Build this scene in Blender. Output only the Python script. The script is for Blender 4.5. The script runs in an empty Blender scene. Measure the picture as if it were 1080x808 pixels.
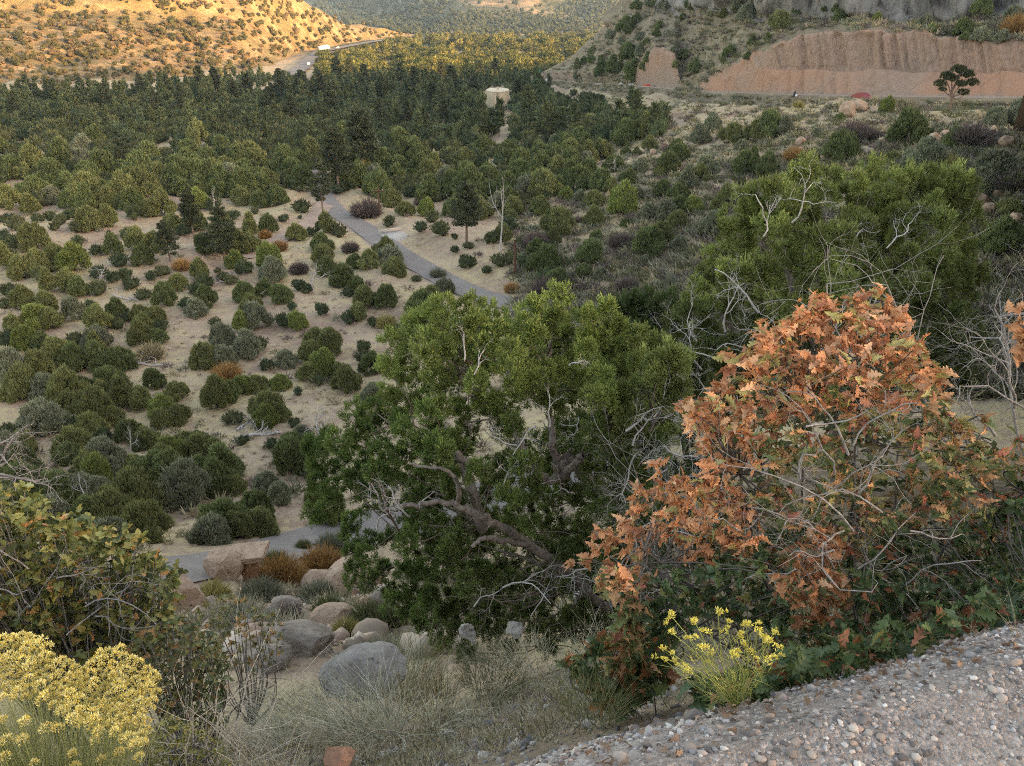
import bpy, math, random
import numpy as np
from mathutils import Vector
from mathutils.bvhtree import BVHTree

random.seed(7)
R = np.random.default_rng(11)
C = bpy.context.scene.collection
W, H, F = 1080.0, 808.0, 935.0
PITCH = math.radians(28.33)
CP, SP = math.cos(PITCH), math.sin(PITCH)
OFF = (0, 200)

# ---------------------------------------------------------------- camera maths
def ray(px, py):
    u = (np.asarray(px, float) - W / 2) / F
    v = (np.asarray(py, float) - H / 2) / F
    return np.stack([u + 0 * v, CP - v * SP + 0 * u, -SP - v * CP + 0 * u], -1)

def pt(px, py, Y):
    d = ray(px, py)
    return d * (np.asarray(Y, float) / d[..., 1])[..., None]

# ---------------------------------------------------------------- noise
def _h(ix, iy, iz, seed):
    n = (ix * 374761393 + iy * 668265263 + iz * 2147483647 + seed * 1274126177) & 0xFFFFFFFF
    n = ((n ^ (n >> 13)) * 1274126177) & 0xFFFFFFFF
    n = (n ^ (n >> 16)) & 0xFFFFFFFF
    return n / 4294967295.0

def vnoise(p, seed=0):
    p = np.asarray(p, float)
    i = np.floor(p).astype(np.int64)
    f = p - i
    f = f * f * (3 - 2 * f)
    out = 0
    for dx in (0, 1):
        for dy in (0, 1):
            for dz in (0, 1):
                w = (f[..., 0] if dx else 1 - f[..., 0]) * (f[..., 1] if dy else 1 - f[..., 1]) * (f[..., 2] if dz else 1 - f[..., 2])
                out = out + w * _h(i[..., 0] + dx, i[..., 1] + dy, i[..., 2] + dz, seed)
    return out * 2 - 1

def fbm(p, octs=4, seed=0, gain=0.5):
    p = np.asarray(p, float)
    a, s, t = 1.0, 0.0, 0.0
    for k in range(octs):
        s = s + a * vnoise(p * 2 ** k + 17.3 * k, seed + k)
        t += a
        a *= gain
    return s / t

def sstep(a, b, x):
    t = np.clip((np.asarray(x, float) - a) / (b - a), 0, 1)
    return t * t * (3 - 2 * t)

# ---------------------------------------------------------------- mesh building
class Geo:
    def __init__(s):
        s.v, s.f, s.c, s.n = [], [], [], 0
    def add(s, v, f, c=None):
        v = np.asarray(v, float).reshape(-1, 3)
        f = np.asarray(f, int)
        s.v.append(v); s.f.append(f + s.n)
        if c is None: c = (1, 1, 1)
        c = np.asarray(c, float)
        if c.ndim == 1: c = np.broadcast_to(c, (len(f), 3))
        s.c.append(c); s.n += len(v)
    def build(s, name, mat, parent=None, smooth=False, link=True):
        me = bpy.data.meshes.new(name)
        v = np.concatenate(s.v)
        me.vertices.add(len(v)); me.vertices.foreach_set('co', v.astype(np.float32).ravel())
        tot = np.concatenate([np.full(len(f), f.shape[1]) for f in s.f])
        idx = np.concatenate([f.ravel() for f in s.f])
        me.loops.add(len(idx)); me.loops.foreach_set('vertex_index', idx.astype(np.int32))
        me.polygons.add(len(tot))
        st = np.concatenate([[0], np.cumsum(tot)[:-1]])
        me.polygons.foreach_set('loop_start', st.astype(np.int32))
        me.polygons.foreach_set('loop_total', tot.astype(np.int32))
        if smooth: me.polygons.foreach_set('use_smooth', np.ones(len(tot), bool))
        col = np.concatenate(s.c)
        a = me.attributes.new('Col', 'FLOAT_COLOR', 'FACE')
        a.data.foreach_set('color', np.concatenate([col, np.ones((len(col), 1))], 1).astype(np.float32).ravel())
        me.update(calc_edges=True)
        me.materials.append(mat)
        o = bpy.data.objects.new(name, me)
        if link: C.objects.link(o)
        if parent is not None: o.parent = parent
        return o

def scatter(g, tv, tf, pos, M, sc, col):
    """copies of a template mesh; M (n,3,3) columns are axes, sc (n,) or (n,3), col (n,3)"""
    n = len(pos)
    if n == 0: return
    sc = np.asarray(sc, float)
    if sc.ndim == 1: sc = sc[:, None]
    t = tv[None] * sc[:, None, :]
    v = np.einsum('nij,nkj->nki', M, t) + pos[:, None]
    f = (tf[None] + (np.arange(n) * len(tv))[:, None, None]).reshape(-1, tf.shape[1])
    g.add(v.reshape(-1, 3), f, np.repeat(np.asarray(col, float), len(tf), 0))

def unit(v):
    return v / np.maximum(np.linalg.norm(v, axis=-1, keepdims=True), 1e-9)

def frames(d, roll=None):
    """rotation matrices whose y axis is d"""
    d = unit(d)
    n = len(d)
    r = unit(R.normal(size=(n, 3))) if roll is None else roll
    x = unit(np.cross(d, r)); z = np.cross(x, d)
    return np.stack([x, d, z], -1)

def rotz(a):
    c, s, o, z = np.cos(a), np.sin(a), np.ones_like(a), np.zeros_like(a)
    return np.stack([np.stack([c, -s, z], -1), np.stack([s, c, z], -1), np.stack([z, z, o], -1)], -2)

def ico(sub):
    t = (1 + 5 ** .5) / 2
    v = [(-1, t, 0), (1, t, 0), (-1, -t, 0), (1, -t, 0), (0, -1, t), (0, 1, t), (0, -1, -t), (0, 1, -t), (t, 0, -1), (t, 0, 1), (-t, 0, -1), (-t, 0, 1)]
    f = [(0, 11, 5), (0, 5, 1), (0, 1, 7), (0, 7, 10), (0, 10, 11), (1, 5, 9), (5, 11, 4), (11, 10, 2), (10, 7, 6), (7, 1, 8), (3, 9, 4), (3, 4, 2), (3, 2, 6), (3, 6, 8), (3, 8, 9), (4, 9, 5), (2, 4, 11), (6, 2, 10), (8, 6, 7), (9, 8, 1)]
    v = [np.array(x, float) / np.linalg.norm(x) for x in v]
    for _ in range(sub):
        cache, nf = {}, []
        def mid(a, b):
            k = (min(a, b), max(a, b))
            if k not in cache:
                m = v[a] + v[b]; v.append(m / np.linalg.norm(m)); cache[k] = len(v) - 1
            return cache[k]
        for a, b, c in f:
            ab, bc, ca = mid(a, b), mid(b, c), mid(c, a)
            nf += [(a, ab, ca), (b, bc, ab), (c, ca, bc), (ab, bc, ca)]
        f = nf
    return np.array(v), np.array(f)
ICO = [ico(k) for k in range(6)]

def tube(g, pts, rad, sides=5, col=(1, 1, 1)):
    pts = np.asarray(pts, float); n = len(pts)
    rad = np.broadcast_to(np.asarray(rad, float), (n,))
    tg = unit(np.gradient(pts, axis=0))
    ref = np.array([0.31, 0.17, 0.93]) if abs(tg[0, 2]) < .9 else np.array([.95, .2, .1])
    x = unit(np.cross(tg, ref)); y = np.cross(tg, x)
    a = np.arange(sides) / sides * 2 * math.pi
    v = pts[:, None] + rad[:, None, None] * (np.cos(a)[None, :, None] * x[:, None] + np.sin(a)[None, :, None] * y[:, None])
    i, j = np.meshgrid(np.arange(n - 1), np.arange(sides), indexing='ij')
    j2 = (j + 1) % sides
    f = np.stack([i * sides + j, i * sides + j2, (i + 1) * sides + j2, (i + 1) * sides + j], -1).reshape(-1, 4)
    g.add(v.reshape(-1, 3), f, col)

def box(g, c, s, col=(1, 1, 1), rz=0.0):
    v = np.array([(x, y, z) for x in (-.5, .5) for y in (-.5, .5) for z in (-.5, .5)]) * np.array(s)
    if rz:
        cc, ss = math.cos(rz), math.sin(rz)
        v = v @ np.array([[cc, ss, 0], [-ss, cc, 0], [0, 0, 1]])
    g.add(v + np.array(c), [(0, 1, 3, 2), (4, 6, 7, 5), (0, 4, 5, 1), (2, 3, 7, 6), (0, 2, 6, 4), (1, 5, 7, 3)], col)

def twig(g, p, d, L, r, depth, col, wig=.35, up=0.0, kids=(3, 5), tips=None, sides=4, colj=.12):
    n = 6 if depth > 0 else 4
    pts = [np.array(p, float)]; dd = unit(np.array(d, float))
    for k in range(n):
        dd = unit(dd + R.normal(size=3) * wig + np.array([0, 0, up]))
        pts.append(pts[-1] + dd * L / n)
    pts = np.array(pts)
    rr = r * np.linspace(1, .45 if depth else .25, n + 1)
    c = np.array(col) * (1 + R.uniform(-colj, colj))
    tube(g, pts, rr, sides if depth else 3, c)
    if tips is not None and depth == 0: tips.append((pts[-1], dd))
    if depth > 0:
        for _ in range(R.integers(kids[0], kids[1] + 1)):
            k = R.integers(2, n + 1)
            base = pts[k]
            t = unit(pts[k] - pts[k - 1])
            nd = unit(t + R.normal(size=3) * .75)
            twig(g, base, nd, L * R.uniform(.4, .7), rr[k] * .62, depth - 1, col, wig, up, kids, tips, sides, colj)

# ---------------------------------------------------------------- materials
def nt(name):
    m = bpy.data.materials.new(name); m.use_nodes = True
    t = m.node_tree; t.nodes.clear()
    out = t.nodes.new('ShaderNodeOutputMaterial')
    return m, t, out
def N(t, typ, **kw):
    n = t.nodes.new(typ)
    for k, v in kw.items():
        if k.startswith('i_'):
            n.inputs[k[2:].replace('_', ' ')].default_value = v
        else: setattr(n, k, v)
    return n
def noise_node(t, vec, scale, detail=4, rough=.6):
    n = N(t, 'ShaderNodeTexNoise'); n.inputs['Scale'].default_value = scale
    n.inputs['Detail'].default_value = detail; n.inputs['Roughness'].default_value = rough
    if vec is not None: t.links.new(vec, n.inputs['Vector'])
    return n.outputs['Fac']
def ramp(t, fac, stops):
    n = N(t, 'ShaderNodeValToRGB'); e = n.color_ramp.elements
    while len(e) > 1: e.remove(e[-1])
    e[0].position = stops[0][0]; e[0].color = (*stops[0][1], 1)
    for p, c in stops[1:]:
        x = e.new(p); x.color = (*c, 1)
    t.links.new(fac, n.inputs['Fac']); return n.outputs['Color']
def mix(t, fac, a, b, mode='MIX'):
    n = N(t, 'ShaderNodeMix', data_type='RGBA', blend_type=mode)
    for s, x in ((n.inputs[0], fac), (n.inputs[6], a), (n.inputs[7], b)):
        if isinstance(x, (int, float)): s.default_value = x
        elif isinstance(x, tuple): s.default_value = (*x, 1)
        else: t.links.new(x, s)
    return n.outputs[2]
def math_node(t, op, a, b=0.0, clamp=False):
    n = N(t, 'ShaderNodeMath', operation=op, use_clamp=clamp)
    for s, x in ((n.inputs[0], a), (n.inputs[1], b)):
        if isinstance(x, (int, float)): s.default_value = x
        else: t.links.new(x, s)
    return n.outputs[0]
def bump(t, h, strength, dist):
    n = N(t, 'ShaderNodeBump'); n.inputs['Strength'].default_value = strength; n.inputs['Distance'].default_value = dist
    t.links.new(h, n.inputs['Height']); return n.outputs['Normal']
def pbsdf(t, out, col, rough=.85, normal=None, spec=.2):
    b = N(t, 'ShaderNodeBsdfPrincipled'); b.inputs['Roughness'].default_value = rough
    b.inputs['Specular IOR Level'].default_value = spec
    if isinstance(col, tuple): b.inputs['Base Color'].default_value = (*col, 1)
    else: t.links.new(col, b.inputs['Base Color'])
    if normal is not None: t.links.new(normal, b.inputs['Normal'])
    if out is not None: t.links.new(b.outputs[0], out.inputs['Surface'])
    return b

def leaf_mat(name, tint=(1, 1, 1), trans=.25, rnd=.25, rough=.6, spec=.25, nsc=3.0):
    """base colour comes from the per-leaf colour, varied per plant and by soft noise"""
    m, t, out = nt(name)
    a = N(t, 'ShaderNodeAttribute', attribute_name='Col')
    tc = N(t, 'ShaderNodeTexCoord')
    oi = N(t, 'ShaderNodeObjectInfo')
    nz = noise_node(t, tc.outputs['Object'], nsc, 3)
    f = math_node(t, 'MULTIPLY_ADD', nz, .5); f.node.inputs[2].default_value = .75
    f2 = math_node(t, 'MULTIPLY_ADD', oi.outputs['Random'], rnd); f2.node.inputs[2].default_value = 1 - rnd / 2
    f3 = math_node(t, 'MULTIPLY', f, f2)
    c = mix(t, 1.0, a.outputs['Color'], tint, 'MULTIPLY')
    cx = N(t, 'ShaderNodeVectorMath', operation='SCALE'); t.links.new(c, cx.inputs[0]); t.links.new(f3, cx.inputs['Scale'])
    c = cx.outputs[0]
    b = pbsdf(t, None, c, rough, None, spec)
    tr = N(t, 'ShaderNodeBsdfTranslucent'); t.links.new(c, tr.inputs['Color'])
    ms = N(t, 'ShaderNodeMixShader'); ms.inputs[0].default_value = trans
    t.links.new(b.outputs[0], ms.inputs[1]); t.links.new(tr.outputs[0], ms.inputs[2])
    t.links.new(ms.outputs[0], out.inputs['Surface'])
    return m

def wood_mat(name, c1, c2, scale=14.0):
    m, t, out = nt(name)
    a = N(t, 'ShaderNodeAttribute', attribute_name='Col')
    tc = N(t, 'ShaderNodeTexCoord')
    nz = noise_node(t, tc.outputs['Object'], scale, 5)
    c = mix(t, 1.0, ramp(t, nz, [(.3, c1), (.7, c2)]), a.outputs['Color'], 'MULTIPLY')
    pbsdf(t, out, c, .9, bump(t, nz, .6, .02), .15)
    return m

def rock_mat(name, cols, scale=1.6, bdist=.12, pits=True):
    m, t, out = nt(name)
    tc = N(t, 'ShaderNodeTexCoord'); v = tc.outputs['Object']
    n1 = noise_node(t, v, scale, 8, .62)
    n2 = noise_node(t, v, scale * 6, 6, .7)
    c = ramp(t, n1, [(.3, cols[0]), (.48, cols[1]), (.66, cols[2])])
    c = mix(t, math_node(t, 'MULTIPLY', n2, .55), c, tuple(x * .55 for x in cols[0]))
    h = math_node(t, 'ADD', n1, math_node(t, 'MULTIPLY', n2, .45))
    if pits:
        vo = N(t, 'ShaderNodeTexVoronoi'); vo.inputs['Scale'].default_value = scale * 4; t.links.new(v, vo.inputs['Vector'])
        p = math_node(t, 'MULTIPLY', math_node(t, 'SUBTRACT', .22, vo.outputs['Distance'], True), 2.2, True)
        c = mix(t, p, c, tuple(x * .5 for x in cols[0]))
        h = math_node(t, 'SUBTRACT', h, p)
    pbsdf(t, out, c, .92, bump(t, h, .9, bdist), .15)
    return m

def flat_mat(name, c, rough=.6, spec=.3, metal=0.0):
    m, t, out = nt(name)
    tc = N(t, 'ShaderNodeTexCoord')
    nz = noise_node(t, tc.outputs['Object'], 5, 4)
    b = pbsdf(t, out, ramp(t, nz, [(.3, tuple(x * .85 for x in c)), (.7, tuple(min(1, x * 1.1) for x in c))]), rough, None, spec)
    b.inputs['Metallic'].default_value = metal
    return m

# ---------------------------------------------------------------- things
def tag(o, label=None, cat=None, group=None, kind=None):
    if label: o['label'] = label
    if cat: o['category'] = cat
    if group: o['group'] = group
    if kind: o['kind'] = kind
    return o
def thing(name, label, cat, loc=(0, 0, 0), group=None, rz=0, sc=None):
    o = bpy.data.objects.new(name, None); C.objects.link(o)
    o.location = loc; o.rotation_euler = (0, 0, rz); o.empty_display_size = .1
    if sc is not None: o.scale = sc if hasattr(sc, '__len__') else (sc,) * 3
    return tag(o, label, cat, group)
def rehome(o, loc):
    """put a one-mesh thing's origin at loc, its vertices staying where they are"""
    loc = np.asarray(loc, float); me = o.data
    v = np.empty(len(me.vertices) * 3, np.float32); me.vertices.foreach_get('co', v)
    me.vertices.foreach_set('co', (v.reshape(-1, 3) - loc).astype(np.float32).ravel()); me.update()
    o.location = loc
    return o
# ================================================================ TERRAIN
def loft(rows, cols, subs, nrm=True):
    """rows: feature curves, each a list of (px, py, Y); returns grid of world points"""
    grid = []
    for r in rows:
        if isinstance(r, np.ndarray): grid.append(r); continue
        a = np.array(r, float)
        py = np.interp(cols, a[:, 0], a[:, 1]); Y = np.exp(np.interp(cols, a[:, 0], np.log(a[:, 2])))
        grid.append(pt(cols, py, Y))
    out = []
    for k in range(len(grid) - 1):
        s = subs[k] if hasattr(subs, '__len__') else subs
        for j in range(s): out.append(grid[k] * (1 - j / s) + grid[k + 1] * j / s)
    out.append(grid[-1])
    return np.array(out)
def smooth_rows(G, it, fix=()):
    for _ in range(it):
        G[1:-1] = (G[:-2] + 2 * G[1:-1] + G[2:]) / 4
        G[:, 1:-1] = (G[:, :-2] + 2 * G[:, 1:-1] + G[:, 2:]) / 4
    return G
def grid_faces(n, m):
    i, j = np.meshgrid(np.arange(n - 1), np.arange(m - 1), indexing='ij')
    return np.stack([i * m + j, i * m + j + 1, (i + 1) * m + j + 1, (i + 1) * m + j], -1).reshape(-1, 4)
def sheet(name, G, mat, kind='structure', cols=None):
    g = Geo(); f = grid_faces(*G.shape[:2]); g.add(G.reshape(-1, 3), f, cols)
    o = g.build(name, mat, smooth=True)
    if kind: o['kind'] = kind
    return o
def bvh(G):
    f = grid_faces(*G.shape[:2])
    return BVHTree.FromPolygons([tuple(x) for x in G.reshape(-1, 3)], [tuple(int(a) for a in x) for x in f])

# ---- valley floor and the lower part of the right-hand slope
cV = np.linspace(-500, 1500, 320)
def vrow(py, y0, y600, y800, y1000, y1400):
    return [(-500, py, y0), (400, py, y0), (600, py, y600), (800, py, y800), (1000, py, y1000), (1500, py, y1400)]
rowsV = [vrow(980, 6, 6, 6, 6, 6), vrow(700, 9, 9, 9, 9, 9), vrow(655, 14, 14, 14, 13, 12), vrow(625, 22, 22, 21, 19, 18), vrow(600, 30, 30, 28, 26, 22), vrow(560, 42.5, 42, 38, 32, 28),
         vrow(500, 54, 52, 46, 40, 34), vrow(450, 64, 61, 54, 46, 40), vrow(400, 75, 71, 62, 54, 46), vrow(350, 89, 84, 72, 62, 52), vrow(300, 107, 99, 84, 72, 60),
         vrow(250, 130, 118, 98, 83, 68), vrow(200, 172, 150, 118, 97, 78), vrow(160, 235, 190, 140, 112, 88), vrow(130, 300, 235, 162, 126, 96),
         [(-500, 100, 400), (400, 100, 400), (520, 96, 400), (570, 87.6, 396), (620, 92, 329), (670, 96, 279), (740, 103, 224), (820, 107.5, 184), (900, 110.5, 164), (1000, 112.5, 149), (1080, 114.5, 137), (1500, 120, 97)]]
far = [(85, 500), (75, 600), (60, 790), (50, 950), (40, 1250), (36, 1700), (15, 2700), (-5, 3800), (-30, 5000), (-75, 6500)]
rowsV += [[(-500, p, y), (1500, p, y)] for p, y in far]
GV = loft(rowsV, cV, [6] * 15 + [6] * 10)
GV = smooth_rows(GV, 3)

# roads: polylines in picture coordinates (where they cross the valley floor)
bv0 = bvh(GV)
def hitv(px, py, b=None):
    d = ray(px, py); h = (b or bv0).ray_cast(Vector((0, 0, 0)), Vector(d).normalized())
    return np.array(h[0]) if h[0] is not None else None
def spline(P, n=14):
    P = np.asarray(P, float); P = np.concatenate([[2 * P[0] - P[1]], P, [2 * P[-1] - P[-2]]])
    out = []
    for k in range(1, len(P) - 2):
        for t in np.linspace(0, 1, n, endpoint=False):
            a, b, c, d = P[k - 1:k + 3]
            out.append(.5 * ((2 * b) + (-a + c) * t + (2 * a - 5 * b + 4 * c - d) * t * t + (-a + 3 * b - 3 * c + d) * t ** 3))
    out.append(P[-2]); return np.array(out)
road_px = [(352, 168), (336, 182), (338, 200), (352, 221), (378, 238), (412, 262), (455, 288), (500, 310), (560, 327), (620, 340), (700, 362), (742, 400), (700, 450), (600, 500), (500, 530), (437, 548), (380, 560), (325, 573), (270, 588), (215, 600), (130, 612), (0, 622), (-200, 630)]
track_px = [(255, 272), (283, 259), (303, 248), (326, 236), (339, 221), (346, 212)]
RD = spline([hitv(*p) for p in road_px]); TR = spline([hitv(*p) for p in track_px])
def road_dist(P):
    d = np.full(P.shape[:-1], 1e9); z = np.zeros(P.shape[:-1])
    for q in np.concatenate([RD[::2], TR[::2]]):
        e = np.hypot(P[..., 0] - q[0], P[..., 1] - q[1]); z = np.where(e < d, q[2], z); d = np.minimum(d, e)
    return d, z
def smooth_z(L, it=30):
    for _ in range(it): L[1:-1, 2] = (L[:-2, 2] + 2 * L[1:-1, 2] + L[2:, 2]) / 4
    return L
RD = smooth_z(RD); TR = smooth_z(TR)
rd, rz = road_dist(GV)
GV[..., 2] = GV[..., 2] + (rz - GV[..., 2]) * (1 - sstep(5.0, 11.0, rd))
am = sstep(4.0, 10.0, rd)
Yv = GV[..., 1]
GV[..., 2] += am * (fbm(GV * .06, 4, 3) * np.clip(Yv * .012, .2, 6) + fbm(GV * .35, 3, 9) * .35 * sstep(20, 40, Yv))
# a cut bank on the upper side of the paved road
GV[..., 2] += .9 * sstep(4.4, 6.0, rd) * (1 - sstep(5.0, 13.0, rd)) * (GV[..., 0] > -60) * sstep(95, 110, Yv) * 1.0

# ---- right-hand hill: road terrace, road cuts, brushy slope, cliff
cR = np.concatenate([np.linspace(545, 1100, 260), np.linspace(1104, 1500, 40)])
R0 = [(545, 87, 420), (570, 87, 398), (620, 91.5, 330), (670, 95.5, 280), (740, 102.5, 225), (820, 107, 185), (900, 110, 165), (1000, 112, 150), (1080, 114, 138), (1500, 120, 98)]
a = np.array(R0); p0 = pt(cR, np.interp(cR, a[:, 0], a[:, 1]), np.exp(np.interp(cR, a[:, 0], np.log(a[:, 2]))))
tg = unit(np.gradient(p0, axis=0)); nrm_ = unit(np.stack([-tg[:, 1], tg[:, 0], 0 * tg[:, 0]], -1))
nrm_ *= np.sign(nrm_[:, 1:2])
def col(Y, z): return np.stack([(cR - W / 2) / F * (Y * CP - z * SP), Y, z], -1)
p1 = col(p0[:, 1] + 7.6, p0[:, 2]); pl = col(p0[:, 1] + 8.6, p0[:, 2] + .1)
def above(base, px, py, run):
    """the point seen at height py when standing `run` metres further back than base"""
    return pt(px, py, base[:, 1] + np.asarray(run) * .92)
X = cR
cut_top = np.interp(X, [545, 570, 575, 600, 640, 668, 690, 712, 716, 740, 770, 810, 840, 900, 1000, 1080, 1500], [86, 81, 76, 76, 80, 78, 52, 58, 82, 92, 72, 52, 36, 32, 39, 46, 62])
cut_top = cut_top + (X > 745) * (2.0 * vnoise(np.stack([X * .07, 0 * X, 0 * X], -1), 3) + 1.3 * vnoise(np.stack([X * .25, 0 * X, 0 * X], -1), 4))
ledge = np.interp(X, [545, 740, 770, 800, 1500], [86, 96, 80, 73, 82]); ledge = ledge + (X > 770) * 2.0 * vnoise(np.stack([X * .05, 0 * X, 0 * X], -1), 23); ledge = np.maximum(ledge, cut_top + 3)
apron = np.interp(X, [545, 740, 800, 900, 1000, 1080, 1500], [86.5, 100, 103, 105, 106.5, 108, 116]); apron = np.maximum(apron, ledge + 1)
clb = np.interp(X, [545, 570, 600, 620, 640, 655, 700, 750, 800, 860, 940, 1000, 1040, 1080, 1500], [85.5, 79, 65, 48, 30, 12, 14, 10, 16, 20, 21, 26, 18, 20, 40])
clt = np.interp(X, [545, 570, 600, 620, 640, 655, 1500], [85, 77, 62, 43, 25, -25, -60])
big = sstep(700, 860, X)
q2 = above(pl, X, apron, 3.5); q3 = above(pl, X, ledge, np.interp(X, [600, 740, 900], [5, 7, 9.5])); q4 = q3 + nrm_ * 1.5
q5 = above(pl, X, cut_top, np.interp(X, [600, 740, 900], [9, 14, 14.5]))
q6 = above(pl, X, clb, np.interp(X, [545, 600, 700, 900, 1500], [30, 60, 70, 38, 34]))
q7 = above(pl, X, clt, np.interp(X, [545, 600, 700, 760, 1500], [40, 75, 100, 44, 40]))
q8 = q7 + nrm_ * 25; q8[:, 2] += np.where(X > 660, 2, -10); q9 = q8 + nrm_ * 70; q9[:, 2] = np.minimum(q9[:, 2] - 30, -70)
sk0 = p0 - nrm_ * 4; sk0[:, 2] -= 3.5
berm = p0 + nrm_ * .9; berm[:, 2] += .75 + .35 * vnoise(np.stack([cR * .05, 0 * cR, 0 * cR], -1), 19); bin_ = p0 + nrm_ * 1.9
GR = loft([sk0, berm, bin_, p1, pl, q2, q3, q4, q5, q6, q7, q8, q9], cR, [1, 1, 1, 2, 6, 12, 2, 16, 14, 22, 6, 6])
NR = len(GR)
ri = np.arange(NR)[:, None] - 1 + 0 * X[None]
incut = sstep(6, 10, ri) * (1 - sstep(42, 46, ri))
upper = sstep(22, 26, ri) * (1 - sstep(38, 40, ri)) * sstep(770, 830, X)[None]
arc = np.cumsum(np.concatenate([[0], np.linalg.norm(np.diff(p0[:, :2], axis=0), axis=1)]))
fl = vnoise(np.stack([arc / 1.1, 0 * arc, 0 * arc], -1), 5) * .6 + vnoise(np.stack([arc / .5, 0 * arc, 0 * arc], -1), 6) * .4
low = sstep(3, 8, ri) * (1 - sstep(20, 23, ri))
fl2 = -np.abs(vnoise(np.stack([(arc + 0) / 3.2, 0 * arc, 0 * arc], -1), 15)) ** .6
GR += nrm_[None] * (upper * fl[None] * 1.5)[..., None]
GR += nrm_[None] * (low * np.clip(fl2 + .5, -1, .5)[None] * 1.3)[..., None]
brush = sstep(38, 41, ri) * (1 - sstep(53, 55, ri)); GR[..., 2] += brush * fbm(GR * .12, 4, 21) * 2.2
cl = sstep(54, 57, ri) * (X > 640)
fl3 = fbm(np.stack([arc[None] / 4.5 + GR[..., 2] * .04, GR[..., 2] * .06, 0 * GR[..., 2]], -1), 4, 31)
GR += nrm_[None] * (cl * fl3 * 7.0)[..., None]

# ---- left-hand hill
cL = np.linspace(-500, 445, 170)
L0 = [(-500, 100, 400), (0, 90, 462), (100, 90, 470), (200, 80, 545), (300, 74.5, 612), (322, 66, 710), (335, 57, 830), (370, 48, 1000), (410, 41.3, 1210), (445, 38.4, 1400)]
L1 = [(-500, 60, 500), (0, 55, 540), (100, 52, 560), (200, 50, 640), (300, 52, 700), (340, 46, 880), (380, 42, 1050), (410, 38.5, 1250), (445, 38, 1420)]
L2 = [(-500, 20, 600), (0, 11, 640), (100, 14, 660), (200, 15, 720), (300, 25, 800), (340, 24, 930), (380, 32, 1090), (410, 36, 1270), (445, 37.8, 1440)]
L2b = [(-500, 5, 606), (0, -2, 646), (100, 2, 668), (200, 3, 730), (300, 12, 830), (340, 15, 950), (380, 28, 1110), (410, 35, 1290), (445, 37.6, 1450)]
L3 = [(-500, -60, 720), (0, -60, 760), (200, -50, 830), (280, -22, 890), (332, 0, 970), (370, 17, 1080), (400, 29, 1220), (425, 35.5, 1360), (445, 37.4, 1460)]
a = np.array(L3); back = pt(cL, np.interp(cL, a[:, 0], a[:, 1]), np.interp(cL, a[:, 0], a[:, 2]))
b1 = back + np.array([-20, 60, -8.]); b2 = back + np.array([-60, 260, -120.]); b3 = back + np.array([-60, 500, -260.])
GL = loft([L0, L1, L2, L2b, L3, b1, b2, b3], cL, [12, 14, 5, 14, 3, 3, 3])
GL = smooth_rows(GL, 1)
bl0 = bvh(GL)
def hit2(px, py):
    d = Vector(ray(px, py)).normalized(); h = [x for x in (bv0.ray_cast(Vector(), d), bl0.ray_cast(Vector(), d)) if x[0] is not None]
    return np.array(min(h, key=lambda x: x[3])[0])
HW = smooth_z(spline([hit2(px, py) for px, py in [(304, 84), (313, 78), (322, 71), (330, 63), (339, 57), (352, 53.5), (372, 49.5), (392, 46), (410, 43.5), (432, 41.5)]]), 40)
HW[:, 2] += 2.0
def flatten_hw(G, lo=-1.2):
    d = np.full(G.shape[:-1], 1e9); z = np.zeros(G.shape[:-1])
    for q in HW[::2]:
        e = np.hypot(G[..., 0] - q[0], G[..., 1] - q[1]); z = np.where(e < d, q[2], z); d = np.minimum(d, e)
    k = 1 - sstep(14, 60, d)
    G[..., 2] += (z + lo - G[..., 2]) * k
rgd = fbm(GL * np.array([.016, .008, .01]), 5, 41)
GL[1:, :, 2] += (rgd * 11 + fbm(GL * .05, 4, 44) * 3.5)[1:] * (sstep(0, 6, np.arange(len(GL)))[1:, None]) * sstep(445, 330, cL)[None]

flatten_hw(GL, -2.5); flatten_hw(GV, -1.2)
# ---- far hill at the head of the valley
cF = np.linspace(330, 800, 110)
K0 = [(330, 38, 1900), (400, 37, 1800), (470, 39.5, 1500), (800, 40, 1500)]
K1 = [(330, 30, 2500), (400, 32, 2100), (440, 28, 2000), (480, 18, 1900), (560, 16, 1850), (800, 18, 1850)]
K2 = [(330, 14, 3000), (400, 26, 2500), (440, 18, 2300), (475, 8, 2200), (500, 3, 2150), (560, 2, 2150), (610, 12, 2200), (660, 2, 2300), (800, 2, 2300)]
K3 = [(330, 3, 3300), (400, 12, 2900), (440, 5, 2600), (480, -6, 2450), (560, -14, 2400), (640, -14, 2500), (800, -14, 2600)]
K4 = [(330, -30, 3900), (440, -20, 3400), (480, -35, 3100), (800, -40, 3200)]
GF = loft([K0, K1, K2, K3, K4], cF, 10)
GF[2:, :, 2] += (fbm(GF * .003, 5, 55) * 34)[2:] * sstep(0, 8, np.arange(len(GF)))[2:, None]

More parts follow.
